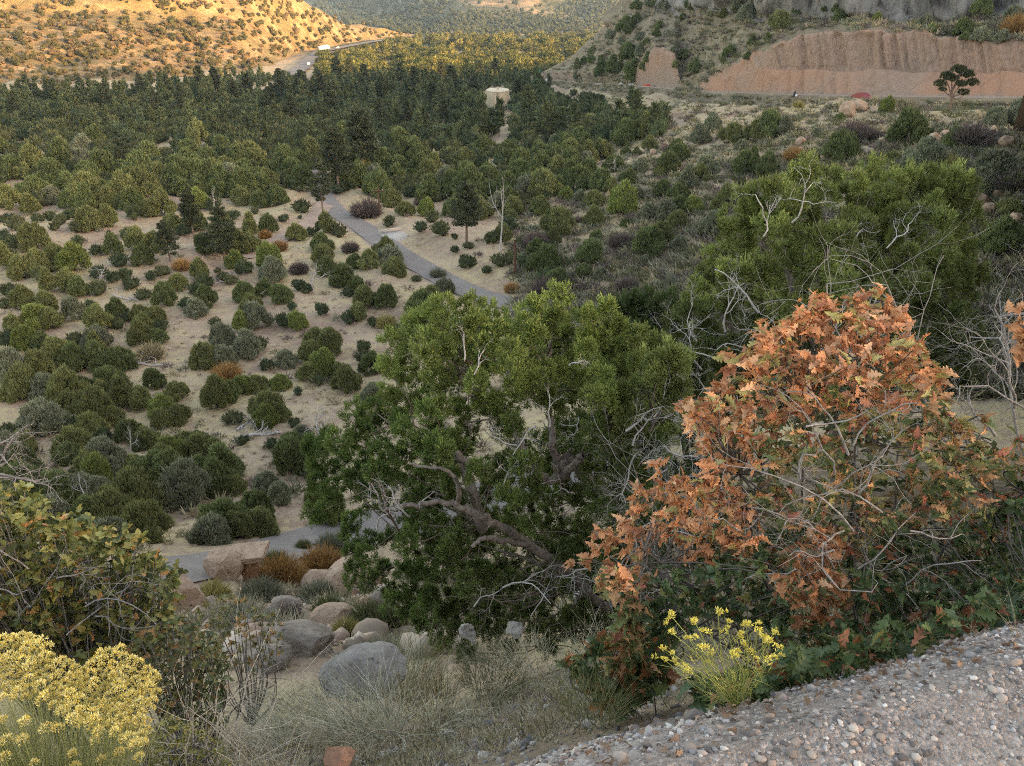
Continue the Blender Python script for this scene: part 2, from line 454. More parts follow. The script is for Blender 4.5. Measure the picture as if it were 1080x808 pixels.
# ---- foreground bank where the photographer stands
CR_X = np.array([-9, -3.0, -1.3, -.6, -.29, .12, .6, 1.31, 2.2, 4, 9]); CR_Y = np.array([.3, .55, .78, .93, 1.04, 1.20, 1.36, 1.60, 1.9, 2.3, 3.1])
SK = np.array([-20, 0, .15, .4, 1, 2.5, 5, 9, 13, 17, 22, 30]); SZ = -np.array([1.6, 1.6, 1.68, 1.98, 2.75, 4.3, 6.8, 10.7, 14.5, 18.4, 24.0, 32.0])
def zfg(x, y):
    s = y - np.interp(x, CR_X, CR_Y)
    k = 1 - .40 * sstep(1.8, 5.5, x)
    zz = np.interp(s, SK, SZ); z = np.where(s < 2.5, zz, -4.3 + (zz + 4.3) * k)
    z = z + .05 * sstep(0, 1, s) * fbm(np.stack([x * 1.3, y * 1.3, 0 * x], -1), 4, 61) + .30 * sstep(1.0, 3, s) * fbm(np.stack([x * .7, y * .7, 0 * x], -1), 4, 62)
    z = z + .035 * fbm(np.stack([x * 1.9, y * 1.9, 0 * x], -1), 3, 63) + .010 * fbm(np.stack([x * 9, y * 9, 0 * x], -1), 3, 64)
    return z - sstep(-.2, -1.2, x) * .25 * sstep(-.5, .5, s)
xs = np.concatenate([np.linspace(-9, -1.6, 60)[:-1], np.linspace(-1.6, 2.6, 300), np.linspace(2.6, 12, 90)[1:]])
ys = np.concatenate([np.linspace(-5, .7, 24)[:-1], np.linspace(.7, 3.2, 190), np.linspace(3.2, 26, 160)[1:]])
xx, yy = np.meshgrid(xs, ys)
GG = np.stack([xx, yy, zfg(xx, yy)], -1)

# ---- unseen mesas behind and right of camera, crest shaped to shade the near valley
SUN_EL = math.radians(11.0)
SD = np.array([.88, -.47]); SD /= np.linalg.norm(SD)         # horizontal direction towards the sun
RDIR = np.array([-SD[1], SD[0]])
Q0 = np.array([150., -140.])
bL, bR_, bF = bvh(GL), bvh(GR), bvh(GF)
bV, bG = bvh(GV), bvh(GG)
TREES = {'V': bV, 'R': bR_, 'L': bL, 'F': bF, 'G': bG}
def P(px, py, which='VRLF'):
    """nearest ground point seen at that place of the picture"""
    d = Vector(ray(px, py)).normalized(); best = None
    for w in which:
        h = TREES[w].ray_cast(Vector((0, 0, 0)), d)
        if h[0] is not None and (best is None or h[3] < best[1]): best = (np.array(h[0]), h[3], w)
    return best
ks, zs = [], []
for px, py in [(0, 86), (60, 80), (120, 70), (180, 66), (220, 72), (300, 77), (360, 78), (420, 80), (480, 82), (540, 86)]:
    b = P(px, py)[0]
    dq = Q0 - b[:2]
    dist = dq @ SD
    ks.append((b[:2] - Q0) @ RDIR); zs.append(b[2] + dist * math.tan(SUN_EL))
o_ = np.argsort(ks); ks = np.array(ks)[o_]; zs = np.array(zs)[o_]
kk = np.linspace(-1500, 1500, 160)
cz = np.interp(kk, ks, zs); cz = np.where(kk < ks[0], zs[0] + np.minimum(ks[0] - kk, 150) * .08, cz)
cz = np.where(kk > ks[-1], np.maximum(zs[-1] - (kk - ks[-1]) * .12, -90), cz)
rowsM = []
for off, f in ((-196, 0.), (-60, 0.), (-20, .35), (-8, .9), (0, 1.), (160, 1.0), (220, .3), (420, -.5)):
    q = Q0[None] + RDIR[None] * kk[:, None] + SD[None] * off
    z0 = -1.75 - 100 * sstep(120, 330, kk)
    z = z0 + (cz - z0) * f if f >= 0 else np.full_like(kk, -110.)
    z = np.where(np.abs(off) > 10, z + 2 * f * vnoise(np.stack([kk * .03, 0 * kk + off, 0 * kk], -1), 8), z)
    rowsM.append(np.stack([q[:, 0], q[:, 1], z], -1))
GM = np.array(rowsM)

# ---------------------------------------------------------------- ground materials
def ground_mat(name, stops, scale, grass=None, gscale=1.2, speck=None, bd=.1, coord='Position', rough=.95, far_green=False):
    m, t, out = nt(name)
    ge = N(t, 'ShaderNodeNewGeometry'); v = ge.outputs['Position']
    n1 = noise_node(t, v, scale, 5, .65)
    c = ramp(t, n1, stops)
    n2 = noise_node(t, v, gscale, 4, .7)
    if grass is not None:
        n3 = noise_node(t, v, scale * .45, 4, .6)
        k = math_node(t, 'MULTIPLY', math_node(t, 'SUBTRACT', math_node(t, 'ADD', n2, n3), .92), 4.5, True)
        c = mix(t, math_node(t, 'MULTIPLY', k, grass[1]), c, grass[0])
    n4 = noise_node(t, v, gscale * 5, 3, .7)
    if speck is not None:
        k = math_node(t, 'MULTIPLY', math_node(t, 'SUBTRACT', n4, .56), 9, True)
        c = mix(t, math_node(t, 'MULTIPLY', k, speck[1]), c, speck[0])
    if far_green:
        # wooded country beyond the lit valley floor
        sx = N(t, 'ShaderNodeSeparateXYZ'); t.links.new(v, sx.inputs[0])
        k = math_node(t, 'MULTIPLY', math_node(t, 'SUBTRACT', sx.outputs['Y'], 700), .004, True)
        nn = noise_node(t, v, .02, 6, .7)
        gcol = ramp(t, nn, [(.35, (.035, .05, .028)), (.55, (.075, .085, .045)), (.7, (.2, .17, .11))])
        c = mix(t, k, c, gcol)
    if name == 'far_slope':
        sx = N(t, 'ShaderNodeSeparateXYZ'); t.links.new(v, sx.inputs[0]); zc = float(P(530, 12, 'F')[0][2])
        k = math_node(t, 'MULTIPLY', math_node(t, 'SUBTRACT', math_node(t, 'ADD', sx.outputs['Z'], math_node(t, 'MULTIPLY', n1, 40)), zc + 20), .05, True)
        c = mix(t, k, c, (.42, .27, .16))  # sunlit cap of the far hill painted in as an orange rock tone
    h = math_node(t, 'ADD', n2, math_node(t, 'MULTIPLY', n4, .5))
    pbsdf(t, out, c, rough, bump(t, h, .8, bd), .1)
    return m
m_valley = ground_mat('valley_soil', [(.30, (.22, .145, .105)), (.46, (.33, .235, .17)), (.62, (.40, .31, .21))], .11, ((.42, .34, .19), .9), .9, ((.10, .075, .05), .55), .25, far_green=True)
m_left = ground_mat('sandstone_slope', [(.32, (.12, .08, .045)), (.48, (.22, .15, .08)), (.66, (.36, .27, .16))], .045, ((.13, .12, .06), .75), .16, ((.10, .075, .045), .7), 2.5)
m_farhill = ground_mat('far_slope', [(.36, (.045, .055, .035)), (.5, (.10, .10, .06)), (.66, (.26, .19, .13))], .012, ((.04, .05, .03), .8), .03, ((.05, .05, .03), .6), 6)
m_shade_mesa = ground_mat('shade_mesa_rock', [(.3, (.25, .18, .13)), (.6, (.36, .28, .2))], .05, None, .2)

def right_mat():
    m, t, out = nt('road_cut_and_slope')
    ge = N(t, 'ShaderNodeNewGeometry'); v = ge.outputs['Position']
    at = N(t, 'ShaderNodeAttribute', attribute_name='Col')     # r: bare cut, g: pale apron, b: cliff
    sp = N(t, 'ShaderNodeSeparateColor'); t.links.new(at.outputs['Color'], sp.inputs[0])
    mp = N(t, 'ShaderNodeMapping'); mp.inputs['Scale'].default_value = (1, 1, .12); t.links.new(v, mp.inputs[0])
    n0 = noise_node(t, v, .15, 6, .65); n1 = noise_node(t, v, 1.3, 5, .7); ns = noise_node(t, mp.outputs[0], .9, 5, .6); nl = noise_node(t, v, .045, 3, .5)
    slope = ramp(t, n0, [(.3, (.15, .12, .08)), (.5, (.23, .18, .12)), (.66, (.31, .25, .17))])
    slope = mix(t, math_node(t, 'MULTIPLY', math_node(t, 'SUBTRACT', n1, .5), 5, True), slope, (.10, .09, .06))
    cut = ramp(t, nl, [(.36, (.31, .22, .17)), (.5, (.37, .225, .16)), (.62, (.40, .215, .14))])
    mk = math_node(t, 'MULTIPLY', sp.outputs[0], 4, True)
    up = math_node(t, 'SUBTRACT', 1, math_node(t, 'MULTIPLY', math_node(t, 'SUBTRACT', sp.outputs[0], .7), 10, True), True)
    cut = mix(t, math_node(t, 'MULTIPLY', up, .5), cut, (.33, .245, .195))
    mp2 = N(t, 'ShaderNodeMapping'); mp2.inputs['Scale'].default_value = (1, 1, .05); t.links.new(v, mp2.inputs[0])
    nf = noise_node(t, mp2.outputs[0], 1.7, 4, .65)
    st = math_node(t, 'MULTIPLY', math_node(t, 'SUBTRACT', nf, .47), 6, True)
    cut = mix(t, math_node(t, 'MULTIPLY', st, math_node(t, 'ADD', math_node(t, 'MULTIPLY', up, .38), .06)), cut, (.14, .095, .07))
    mp4 = N(t, 'ShaderNodeMapping'); mp4.inputs['Scale'].default_value = (1, 1, .35); mp4.inputs['Rotation'].default_value = (0, .35, 0); t.links.new(v, mp4.inputs[0])
    vg = N(t, 'ShaderNodeTexVoronoi', feature='DISTANCE_TO_EDGE'); vg.inputs['Scale'].default_value = .13; t.links.new(mp4.outputs[0], vg.inputs['Vector'])
    kg = math_node(t, 'MULTIPLY', math_node(t, 'SUBTRACT', .05, vg.outputs['Distance'], True), 14, True)
    cut = mix(t, math_node(t, 'MULTIPLY', kg, math_node(t, 'SUBTRACT', .38, math_node(t, 'MULTIPLY', up, .38), True)), cut, (.16, .09, .06))
    nb = noise_node(t, v, .35, 5, .7)
    cut = mix(t, math_node(t, 'MULTIPLY', math_node(t, 'SUBTRACT', nb, .5), 2.5, True), cut, (.30, .22, .17))
    apron_c = ramp(t, n1, [(.35, (.26, .195, .155)), (.65, (.34, .26, .205))])
    mp3 = N(t, 'ShaderNodeMapping'); mp3.inputs['Scale'].default_value = (1, 1, .16); t.links.new(v, mp3.inputs[0])
    nc = noise_node(t, mp3.outputs[0], .32, 6, .6)
    cliff = ramp(t, nc, [(.36, (.055, .05, .045)), (.44, (.16, .145, .13)), (.56, (.25, .23, .205)), (.7, (.33, .29, .25))])  # dark stops paint the shade of crevices into the cliff colour
    c = mix(t, mk, slope, cut); c = mix(t, sp.outputs[1], c, apron_c); c = mix(t, sp.outputs[2], c, cliff)
    h = math_node(t, 'ADD', n1, math_node(t, 'MULTIPLY', ns, 1.5))
    pbsdf(t, out, c, .95, bump(t, h, .9, .5), .1)
    return m
rc = (ri[:-1, :-1] + ri[1:, 1:]) / 2
Xc = ((X[:-1] + X[1:]) / 2)[None] + 0 * rc
Pc = (GR[:-1, :-1] + GR[1:, 1:]) / 2
nzc = fbm(Pc * .3, 3, 71)
slab = ((Xc > 668) & (Xc < 714)) | (Xc < 604) & (Xc > 571) | (Xc > 738)
cutm = ((rc > 4) & (rc < 40.5 + 1.5 * nzc) & slab).astype(float)
cutm = np.where((Xc > 668) & (Xc < 714), (rc > 4) & (rc < 41), cutm)
apr = sstep(13.5, 11.5, rc + nzc) * (Xc > 738) + ((Xc > 668) & (Xc < 714)) * sstep(38, 24, rc) + (Xc < 604) * .8
apr = np.clip(apr * (rc > 2.5), 0, 1) * cutm
clf = sstep(52, 54.5, rc + 3 * nzc) * (Xc > 690)
cutm = cutm * np.where(upper[:-1, :-1] > .3, .55, 1.0)
colR = np.stack([cutm, np.where((rc < 4) & (rc > 1.6), 1.0, apr), clf], -1).reshape(-1, 3)

sheet('valley_ground', GV, m_valley)
sheet('right_hill', GR, right_mat(), cols=colR)
sheet('left_hill', GL, m_left)
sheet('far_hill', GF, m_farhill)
sheet('shade_mesa', GM, m_shade_mesa)

def gravel_ground():
    m, t, out = nt('gravel_bed')
    ge = N(t, 'ShaderNodeNewGeometry'); v = ge.outputs['Position']
    n1 = noise_node(t, v, 2.2, 6, .65); n2 = noise_node(t, v, 60, 5, .7)
    c = ramp(t, n1, [(.32, (.17, .145, .125)), (.5, (.26, .225, .20)), (.68, (.36, .32, .285))])
    vo = N(t, 'ShaderNodeTexVoronoi'); vo.inputs['Scale'].default_value = 95; t.links.new(v, vo.inputs['Vector'])
    sp = N(t, 'ShaderNodeSeparateColor'); t.links.new(vo.outputs['Color'], sp.inputs[0])
    pc = ramp(t, sp.outputs[0], [(.0, (.12, .10, .095)), (.4, (.26, .225, .20)), (.75, (.40, .36, .33)), (1, (.50, .47, .44))])
    c = mix(t, math_node(t, 'MULTIPLY', sp.outputs[1], .7), c, pc)
    sx = N(t, 'ShaderNodeSeparateXYZ'); t.links.new(v, sx.inputs[0])
    k = math_node(t, 'MULTIPLY', math_node(t, 'SUBTRACT', -2.0, sx.outputs['Z']), 1.2, True)
    c = mix(t, k, c, ramp(t, n1, [(.35, (.13, .10, .07)), (.6, (.27, .21, .15))]))
    h = math_node(t, 'ADD', math_node(t, 'MULTIPLY', vo.outputs['Distance'], -1.0), n2)
    pbsdf(t, out, c, .95, bump(t, h, .8, .012), .15)
    return m
sheet('foreground_ground', GG, gravel_ground())

# ---------------------------------------------------------------- roads
def ribbon(name, cl, w, mat, lift=.05, drop=0.0, nacross=5):
    """a road surface level across its width, following the centre line"""
    cl = np.asarray(cl, float); tg = unit(np.gradient(cl, axis=0) * np.array([1, 1, 0])); nn = np.stack([-tg[:, 1], tg[:, 0], 0 * tg[:, 0]], -1)
    G = np.array([cl + nn * (np.broadcast_to(w, len(cl)) * k)[:, None] + np.array([0, 0, lift - (drop if abs(k) > .45 else 0)]) for k in np.linspace(-.5, .5, nacross)])
    sheet(name, G, mat)
    return G
def asphalt_mat(name, c, crack=.6, scale=1.0):
    m, t, out = nt(name)
    ge = N(t, 'ShaderNodeNewGeometry'); v = ge.outputs['Position']
    n1 = noise_node(t, v, .5 * scale, 6, .6); n2 = noise_node(t, v, 9 * scale, 3, .7)
    cc = ramp(t, n1, [(.3, tuple(x * .75 for x in c)), (.55, c), (.7, tuple(x * 1.3 for x in c))])
    cc = mix(t, math_node(t, 'MULTIPLY', n2, .5), cc, tuple(x * .55 for x in c))
    mpx = N(t, 'ShaderNodeMapping'); t.links.new(v, mpx.inputs[0])
    ds = noise_node(t, v, 1.6 * scale, 5, .7)
    cc = mix(t, math_node(t, 'MULTIPLY', math_node(t, 'SUBTRACT', ds, .58), 5, True), cc, (.30, .24, .19))
    vo = N(t, 'ShaderNodeTexVoronoi', feature='DISTANCE_TO_EDGE'); vo.inputs['Scale'].default_value = .9 * scale
    wv = N(t, 'ShaderNodeVectorMath', operation='ADD'); nn_ = N(t, 'ShaderNodeTexNoise'); nn_.inputs['Scale'].default_value = 1.2; t.links.new(v, nn_.inputs['Vector']); t.links.new(nn_.outputs['Color'], wv.inputs[0]); t.links.new(v, wv.inputs[1]); t.links.new(wv.outputs[0], vo.inputs['Vector'])
    kc = math_node(t, 'MULTIPLY', math_node(t, 'SUBTRACT', .03, vo.outputs['Distance'], True), 40, True)
    cc = mix(t, math_node(t, 'MULTIPLY', kc, math_node(t, 'MULTIPLY', n1, .9)), cc, (.06, .055, .05))
    n3 = noise_node(t, v, .09 * scale, 3, .5); cc = mix(t, math_node(t, 'MULTIPLY', n3, .6), cc, tuple(x * 1.25 for x in c))
    pbsdf(t, out, cc, .9, bump(t, n2, .4, .03), .2)
    return m
m_shoulder = ground_mat('shoulder_dirt', [(.3, (.26, .19, .15)), (.6, (.36, .27, .21))], .5, None, 2.0)
m_asph = asphalt_mat('asphalt', (.195, .172, .155))
ribbon('road_shoulder', RD, 6.2 + 1.2 * vnoise(RD * .15, 3), m_shoulder, .14, .35)
ribbon('paved_road', RD, 3.5 + .25 * vnoise(RD * .4, 7), m_asph, .18)
ribbon('dirt_track', TR, 3.4, m_shoulder, .12)
ribbon('highway', HW, 10.5, asphalt_mat('highway_asphalt', (.17, .155, .14), .2), .0)
TRW = (p0 + nrm_ * 4.6)[::4]
ribbon('terrace_road', TRW, 5.2, m_asph, .06)
# ================================================================ VALLEY VEGETATION
m_jun = leaf_mat('juniper_foliage', trans=.15, rnd=.35, rough=.75, spec=.15, nsc=1.2)
m_brush = leaf_mat('brush_foliage', trans=.1, rnd=.4, rough=.85, spec=.1, nsc=2)
m_bark = wood_mat('shaggy_bark', (.15, .12, .10), (.32, .27, .23))
m_grey = wood_mat('weathered_wood', (.30, .28, .26), (.52, .50, .47))
m_pbark = wood_mat('pine_bark', (.13, .085, .06), (.24, .17, .13), 3)

QUAD = np.array([(-.5, 0, 0), (.5, 0, 0), (.38, 1, 0), (-.38, 1, 0)]); QF = np.array([(0, 1, 2, 3)])
SPR = np.array([(-.5, 0, 0), (.5, 0, .12), (.15, 1, 0), (-.1, .55, .25)]); TF3 = np.array([(0, 1, 2), (0, 2, 3)])

def crown_geo(lobes, n, L, w, base, tipmix, core=.84, up=.7, gap=0.0, seed=0, corec=None, jit=.34):
    """sprays of scale leaves spread over a union of lobes (x,y,z,rx,ry,rz)"""
    g = Geo(); lobes = np.array(lobes, float)
    A = (lobes[:, 3] * lobes[:, 5]); pk = R.choice(len(lobes), n, p=A / A.sum())
    d = unit(R.normal(size=(n, 3))); d[:, 2] = np.where(d[:, 2] < -.35, -d[:, 2], d[:, 2])
    rr = R.uniform(.74, 1.04, n) + .22 * (R.random(n) < .22) * R.random(n) + .24 * vnoise(d * 3.4 + pk[:, None] * 3.3, 5)
    p = lobes[pk, :3] + d * lobes[pk, 3:] * rr[:, None]
    ins = np.zeros(n, bool)
    for k in range(len(lobes)):
        q = np.linalg.norm((p - lobes[k, :3]) / lobes[k, 3:], axis=1)
        ins |= (q < .78) & (pk != k)
    keep = ~ins & (p[:, 2] > .03)
    if gap > 0: keep &= vnoise(p * 2.4, 77) > -1 + gap
    p, d = p[keep], d[keep]; m = len(p)
    dirs = unit(d * 1.0 + np.array([0, 0, up]) + R.normal(size=(m, 3)) * .35)
    t = R.random(m) ** 1.5
    cn = vnoise(p * 2.2, 9)[:, None]
    c = np.array(base) * (1 + .25 * cn + R.uniform(-jit, jit, (m, 1)))
    c = c * (1 - tipmix[0] * t[:, None]) + np.array(tipmix[1]) * tipmix[0] * t[:, None]
    scatter(g, SPR, TF3, p, frames(dirs), np.stack([w * R.uniform(.7, 1.3, m), L * R.uniform(.6, 1.3, m), w * R.uniform(.7, 1.3, m)], -1), c)
    if core:
        v0, f0 = ICO[1]
        for l in lobes:
            v = v0 * (l[3:] * core * (1 + .1 * R.normal(size=(len(v0), 1)))) + l[:3]
            v[:, 2] = np.maximum(v[:, 2], .02)
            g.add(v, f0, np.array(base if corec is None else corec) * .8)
    return g

def rnd_lobes(n, spread, hmax, r0, r1, flat=1.0):
    out = []
    for k in range(n):
        a = 2.4 * k + R.uniform(-.4, .4); q = spread * math.sqrt((k + .3) / n)
        r = R.uniform(r0, r1)
        z = r * .75 + (hmax - 1.7 * r) * (1 - (q / (spread + .01)) ** 1.6) * R.uniform(.75, 1.0)
        out.append((math.cos(a) * q, math.sin(a) * q, max(z, r * .7), r, r, r * flat * R.uniform(.85, 1.15)))
    return out
TONES = {'olive': ((.175, .195, .08), (.34, .35, .14)), 'dark': ((.125, .16, .066), (.25, .29, .115)), 'grey': ((.20, .22, .14), (.36, .37, .25)), 'bright': ((.18, .23, .07), (.34, .37, .12))}
PROTO = {}
def stub(n=3, h=.5, r=.06, spread=.25):
    g = Geo()
    for k in range(n):
        a = R.uniform(0, 6.28); e = np.array([math.cos(a) * spread, math.sin(a) * spread, h])
        tube(g, [(0, 0, -.25), e * .4 + R.normal(size=3) * .03, e], [r, r * .8, r * .4], 5)
    return g.build('trunk', m_bark, link=False).data
for tone in TONES:
    b_, t_ = TONES[tone]
    for shp in ('round', 'ragged', 'domed', 'conical'):
        for k in range(2 if tone in ('olive', 'dark') else 1):
            if shp == 'round': lb = rnd_lobes(20, .68, 1.6, .18, .38, 1.3)
            elif shp == 'domed': lb = rnd_lobes(24, .80, 1.3, .14, .32, 1.45)
            elif shp == 'ragged': lb = rnd_lobes(22, .90, 1.6, .11, .31, 1.6)
            else: lb = [(0, 0, .5, .62, .62, .5), (.1, 0, .95, .46, .46, .5), (0, .05, 1.4, .28, .28, .42), (-.3, .2, .5, .4, .4, .45), (.3, -.25, .5, .42, .42, .4)]
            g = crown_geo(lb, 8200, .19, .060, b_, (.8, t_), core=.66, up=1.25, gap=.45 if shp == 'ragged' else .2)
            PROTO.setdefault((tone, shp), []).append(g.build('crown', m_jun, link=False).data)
STUBS = [stub() for _ in range(4)]

# bare or half-bare brush
def brush_mesh(base, tip, n=900, h=.9, w=.05, spread=1.0, dens=1.0):
    g = Geo()
    a = R.uniform(0, 6.283, n); q = np.sqrt(R.random(n)) * .55
    p = np.stack([np.cos(a) * q, np.sin(a) * q, R.uniform(0, .45, n) * (1 - q)], -1)
    d = unit(np.stack([np.cos(a) * q * 1.6, np.sin(a) * q * 1.6, .55 + 0 * a], -1) + R.normal(size=(n, 3)) * .28)
    L = h * R.uniform(.35, .8, n) * (1 - .4 * q)
    c = np.array(base) * (1 + R.uniform(-.3, .3, (n, 1))); t = R.random((n, 1)); c = c * (1 - t * .6) + np.array(tip) * t * .6
    scatter(g, SPR, TF3, p, frames(d), np.stack([w * R.uniform(.7, 1.6, n), L, w + 0 * L], -1), c)
    return g.build('brush', m_brush, link=False).data
BR = {'tan': [brush_mesh((.30, .25, .15), (.42, .36, .22)) for _ in range(2)], 'sage': [brush_mesh((.17, .18, .12), (.27, .27, .19)) for _ in range(2)],
      'purple': [brush_mesh((.15, .115, .10), (.22, .17, .15)) for _ in range(2)], 'olive': [brush_mesh((.11, .12, .055), (.19, .19, .09)) for _ in range(2)],
      'yellow': [brush_mesh((.32, .28, .11), (.46, .40, .16))], 'rust': [brush_mesh((.34, .19, .075), (.46, .28, .11), n=1500, w=.03)]}

def crop(ox, oy, sc, L): return [(ox + x / sc, oy + y / sc, w / sc, k[0] if k else None) for x, y, w, *k in L]
SH = []
s5 = 5.385
SH += crop(0, 200, s5, [(60,60,120),(180,100,110),(230,60,100),(300,40,110),(400,60,110),(500,80,130),(620,60,140),(620,160,120),(520,175,140),(410,140,80),(350,170,70),(290,150,70),(220,165,60),(100,190,100),(60,160,70),(10,170,50),(210,280,150),(320,210,60),(80,300,100),(30,260,70),(445,290,70),(435,215,80),(755,60,130),(760,130,100),(850,110,110),(930,100,130),(1050,110,60),(990,200,120),(1050,230,90),(735,240,90),(620,245,30),(555,345,80),(650,320,110),(780,280,130),(880,300,120),(680,395,100),(820,380,120),(40,400,120),(130,450,140),(220,420,150),(330,400,140),(430,400,170),(240,480,90),(60,380,100),(390,520,130),(280,540,110),(450,560,110),(560,560,100),(640,500,80),(720,480,80),(570,470,90,'grey'),(820,590,90),(920,460,80),(860,490,70),(750,530,90),(940,600,140),(1020,530,110),(1060,640,90),(60,570,90),(140,620,140),(40,640,80),(270,650,130),(220,720,160),(90,760,110),(300,740,120),(420,690,120,'grey'),(520,660,80),(560,740,140),(670,690,120),(660,760,90),(800,700,110),(890,700,110),(820,770,120),(910,770,100),(700,720,80)])
SH += crop(200, 200, s5, [(60,60,120),(140,80,90),(30,180,130),(190,190,110),(250,140,80),(90,310,130),(170,260,110),(250,290,160),(350,230,120),(350,310,120),(370,120,55),(300,40,120),(400,60,110),(500,40,130),(640,90,100),(450,195,110),(540,160,60),(630,155,30),(610,245,110),(690,240,70),(780,200,110),(850,230,100),(750,310,120),(760,380,140),(780,440,110),(940,400,110),(1020,400,120),(1060,330,60),(870,490,150),(960,560,110),(1000,620,140),(900,580,80),(960,700,110),(900,720,100,'grey'),(1040,750,70),(260,400,120),(60,460,110),(90,520,90),(160,455,40),(310,440,100),(460,390,150),(480,460,160),(240,510,80),(190,490,70),(30,560,90),(100,620,120),(40,670,120),(150,745,85),(310,580,130),(350,640,120),(430,560,110),(520,590,130),(620,540,90,'grey'),(670,560,70),(582,660,65),(748,680,95),(380,720,180),(300,760,110),(540,740,100),(620,750,120)])
SH += crop(400, 200, s5, [(70,50,130),(150,100,110),(170,10,100),(320,30,100),(270,110,110),(240,210,90),(310,150,100),(350,220,100),(420,100,130),(500,60,150),(580,110,140),(560,40,110),(680,60,130),(760,110,130),(740,40,120),(830,60,100),(920,90,110),(950,30,70),(1050,30,70),(985,160,130),(1050,160,90),(55,180,80),(430,265,45),(505,315,60),(430,340,60,'grey'),(500,410,100),(610,450,70,'grey'),(640,270,100),(700,250,120),(730,200,110),(680,390,110),(740,390,90),(810,290,80),(830,400,110),(900,410,140),(980,390,110),(970,320,90),(940,490,110),(1030,520,110),(60,380,150),(40,340,130),(90,440,140),(370,550,120,'grey'),(210,500,60),(250,640,190,'dark'),(210,650,120),(300,600,120),(40,610,140),(160,760,60),(100,790,70),(420,730,60)])
SH += crop(0, 350, s5, [(60,40,110),(160,40,150),(250,60,130),(330,100,150),(440,40,110),(560,30,150),(550,70,120),(440,160,150,'dark'),(560,150,160,'dark'),(680,150,180,'dark'),(800,20,140),(900,20,120),(60,190,180),(220,190,160),(290,180,120),(150,290,190),(270,320,150),(100,330,140),(400,330,200),(480,310,130),(400,400,120),(640,290,190),(600,330,150),(700,370,160),(800,370,160),(880,270,130),(1010,330,120),(920,420,150),(1020,470,130),(930,490,130),(260,480,240,'grey'),(170,530,130,'grey'),(380,520,110,'grey'),(560,450,200),(640,470,140),(520,540,180),(600,590,100,'bright'),(430,620,190),(400,680,150),(740,560,140),(840,600,140),(800,640,100),(600,720,220,'grey'),(520,770,180),(980,680,200),(900,740,180),(1040,620,120),(780,760,140),(40,560,110),(140,640,150),(60,700,180),(150,770,200)])
SH += crop(200, 350, s5, [(190,40,160),(340,80,160),(100,140,160),(200,150,140,'grey'),(400,60,110),(440,180,90),(550,150,120),(720,40,160),(800,60,170),(700,110,150),(760,180,190,'bright'),(680,220,140),(740,270,80,'bright'),(900,270,160),(850,230,120),(990,130,110),(1040,180,140),(990,80,80),(1040,360,140,'grey'),(160,360,180),(230,330,150),(310,300,120),(380,290,130),(520,280,120,'bright'),(617,335,62,'bright'),(250,480,110,'bright'),(450,420,200),(430,480,150),(510,450,120),(400,510,90),(597,510,70),(640,580,120),(580,640,150),(560,700,150),(470,630,90),(310,610,70),(720,640,110,'grey'),(60,620,160),(150,680,150),(220,740,180),(60,760,150),(620,740,140)])
SH += crop(0, 480, s5, [(560,100,180),(640,60,170,'grey'),(800,80,150),(960,60,170),(350,200,200),(470,180,170,'grey'),(560,180,150,'grey'),(330,330,200,'grey'),(780,220,300,'olive'),(640,300,250,'olive'),(520,330,200),(820,370,260),(620,430,240),(1000,200,170),(1060,230,120),(150,150,250,'dark'),(80,300,200,'dark'),(230,400,180)])
SH += crop(160, 460, 4.142, [(60,90,140),(210,50,150),(320,130,200),(290,190,160),(160,220,220,'grey'),(370,210,110),(510,220,140,'grey'),(560,250,110,'grey'),(320,350,200,'dark'),(260,400,180,'grey'),(460,310,150,'dark'),(480,380,150,'olive'),(380,390,130),(620,90,170),(700,150,80),(770,330,130,'bright'),(740,250,130,'bright'),(715,480,40,'dark')])
NVAL = len(SH)
SLOPE = crop(560, 120, 4.49, [(200,40,110),(230,110,110),(60,20,110),(40,180,120),(110,120,60),(160,140,90),(130,250,110),(60,280,90),(330,180,110),(390,230,110),(260,230,90),(450,180,50),(500,180,50),(520,245,80),(460,300,100),(440,100,130),(540,60,130),(560,140,90),(330,320,110),(380,340,80),(165,380,80,'bright'),(230,390,80),(300,400,110),(320,340,70),(430,420,160,'bright'),(490,370,110),(300,490,110),(40,430,120),(50,380,60),(130,500,170,'olive'),(310,572,75),(445,520,50),(280,650,150,'dark'),(110,590,90),(70,680,170,'dark'),(30,640,110),(250,740,100),(120,770,150),(330,760,70,'grey'),(540,690,60),(560,600,180,'dark'),(620,560,120),(700,610,90,'grey'),(700,190,110),(650,240,130),(690,150,90),(620,270,80),(830,250,110),(800,290,90),(740,320,110),(620,360,90),(700,370,100),(560,470,90),(690,500,120),(640,470,120),(760,430,110,'bright'),(700,440,120),(920,390,110),(870,440,70),(870,520,130,'grey'),(800,100,110,'grey'),(860,50,90),(950,90,120),(1000,150,70),(1000,220,90),(1050,210,70),(1000,320,40)])
SLOPE += crop(780, 90, 3.6, [(110,160,110),(170,160,80),(60,180,90),(290,180,40),(380,120,35),(380,240,130),(360,210,50),(290,260,60),(640,170,140,'dark'),(680,190,70),(555,85,60,'bright'),(580,275,70),(700,280,140),(640,300,80),(810,205,80),(960,310,150,'grey'),(900,380,110),(1040,370,90),(1020,460,90),(990,570,180,'dark'),(930,600,110),(1060,110,100,'grey'),(970,130,80),(20,300,100),(100,310,100),(860,430,80)])
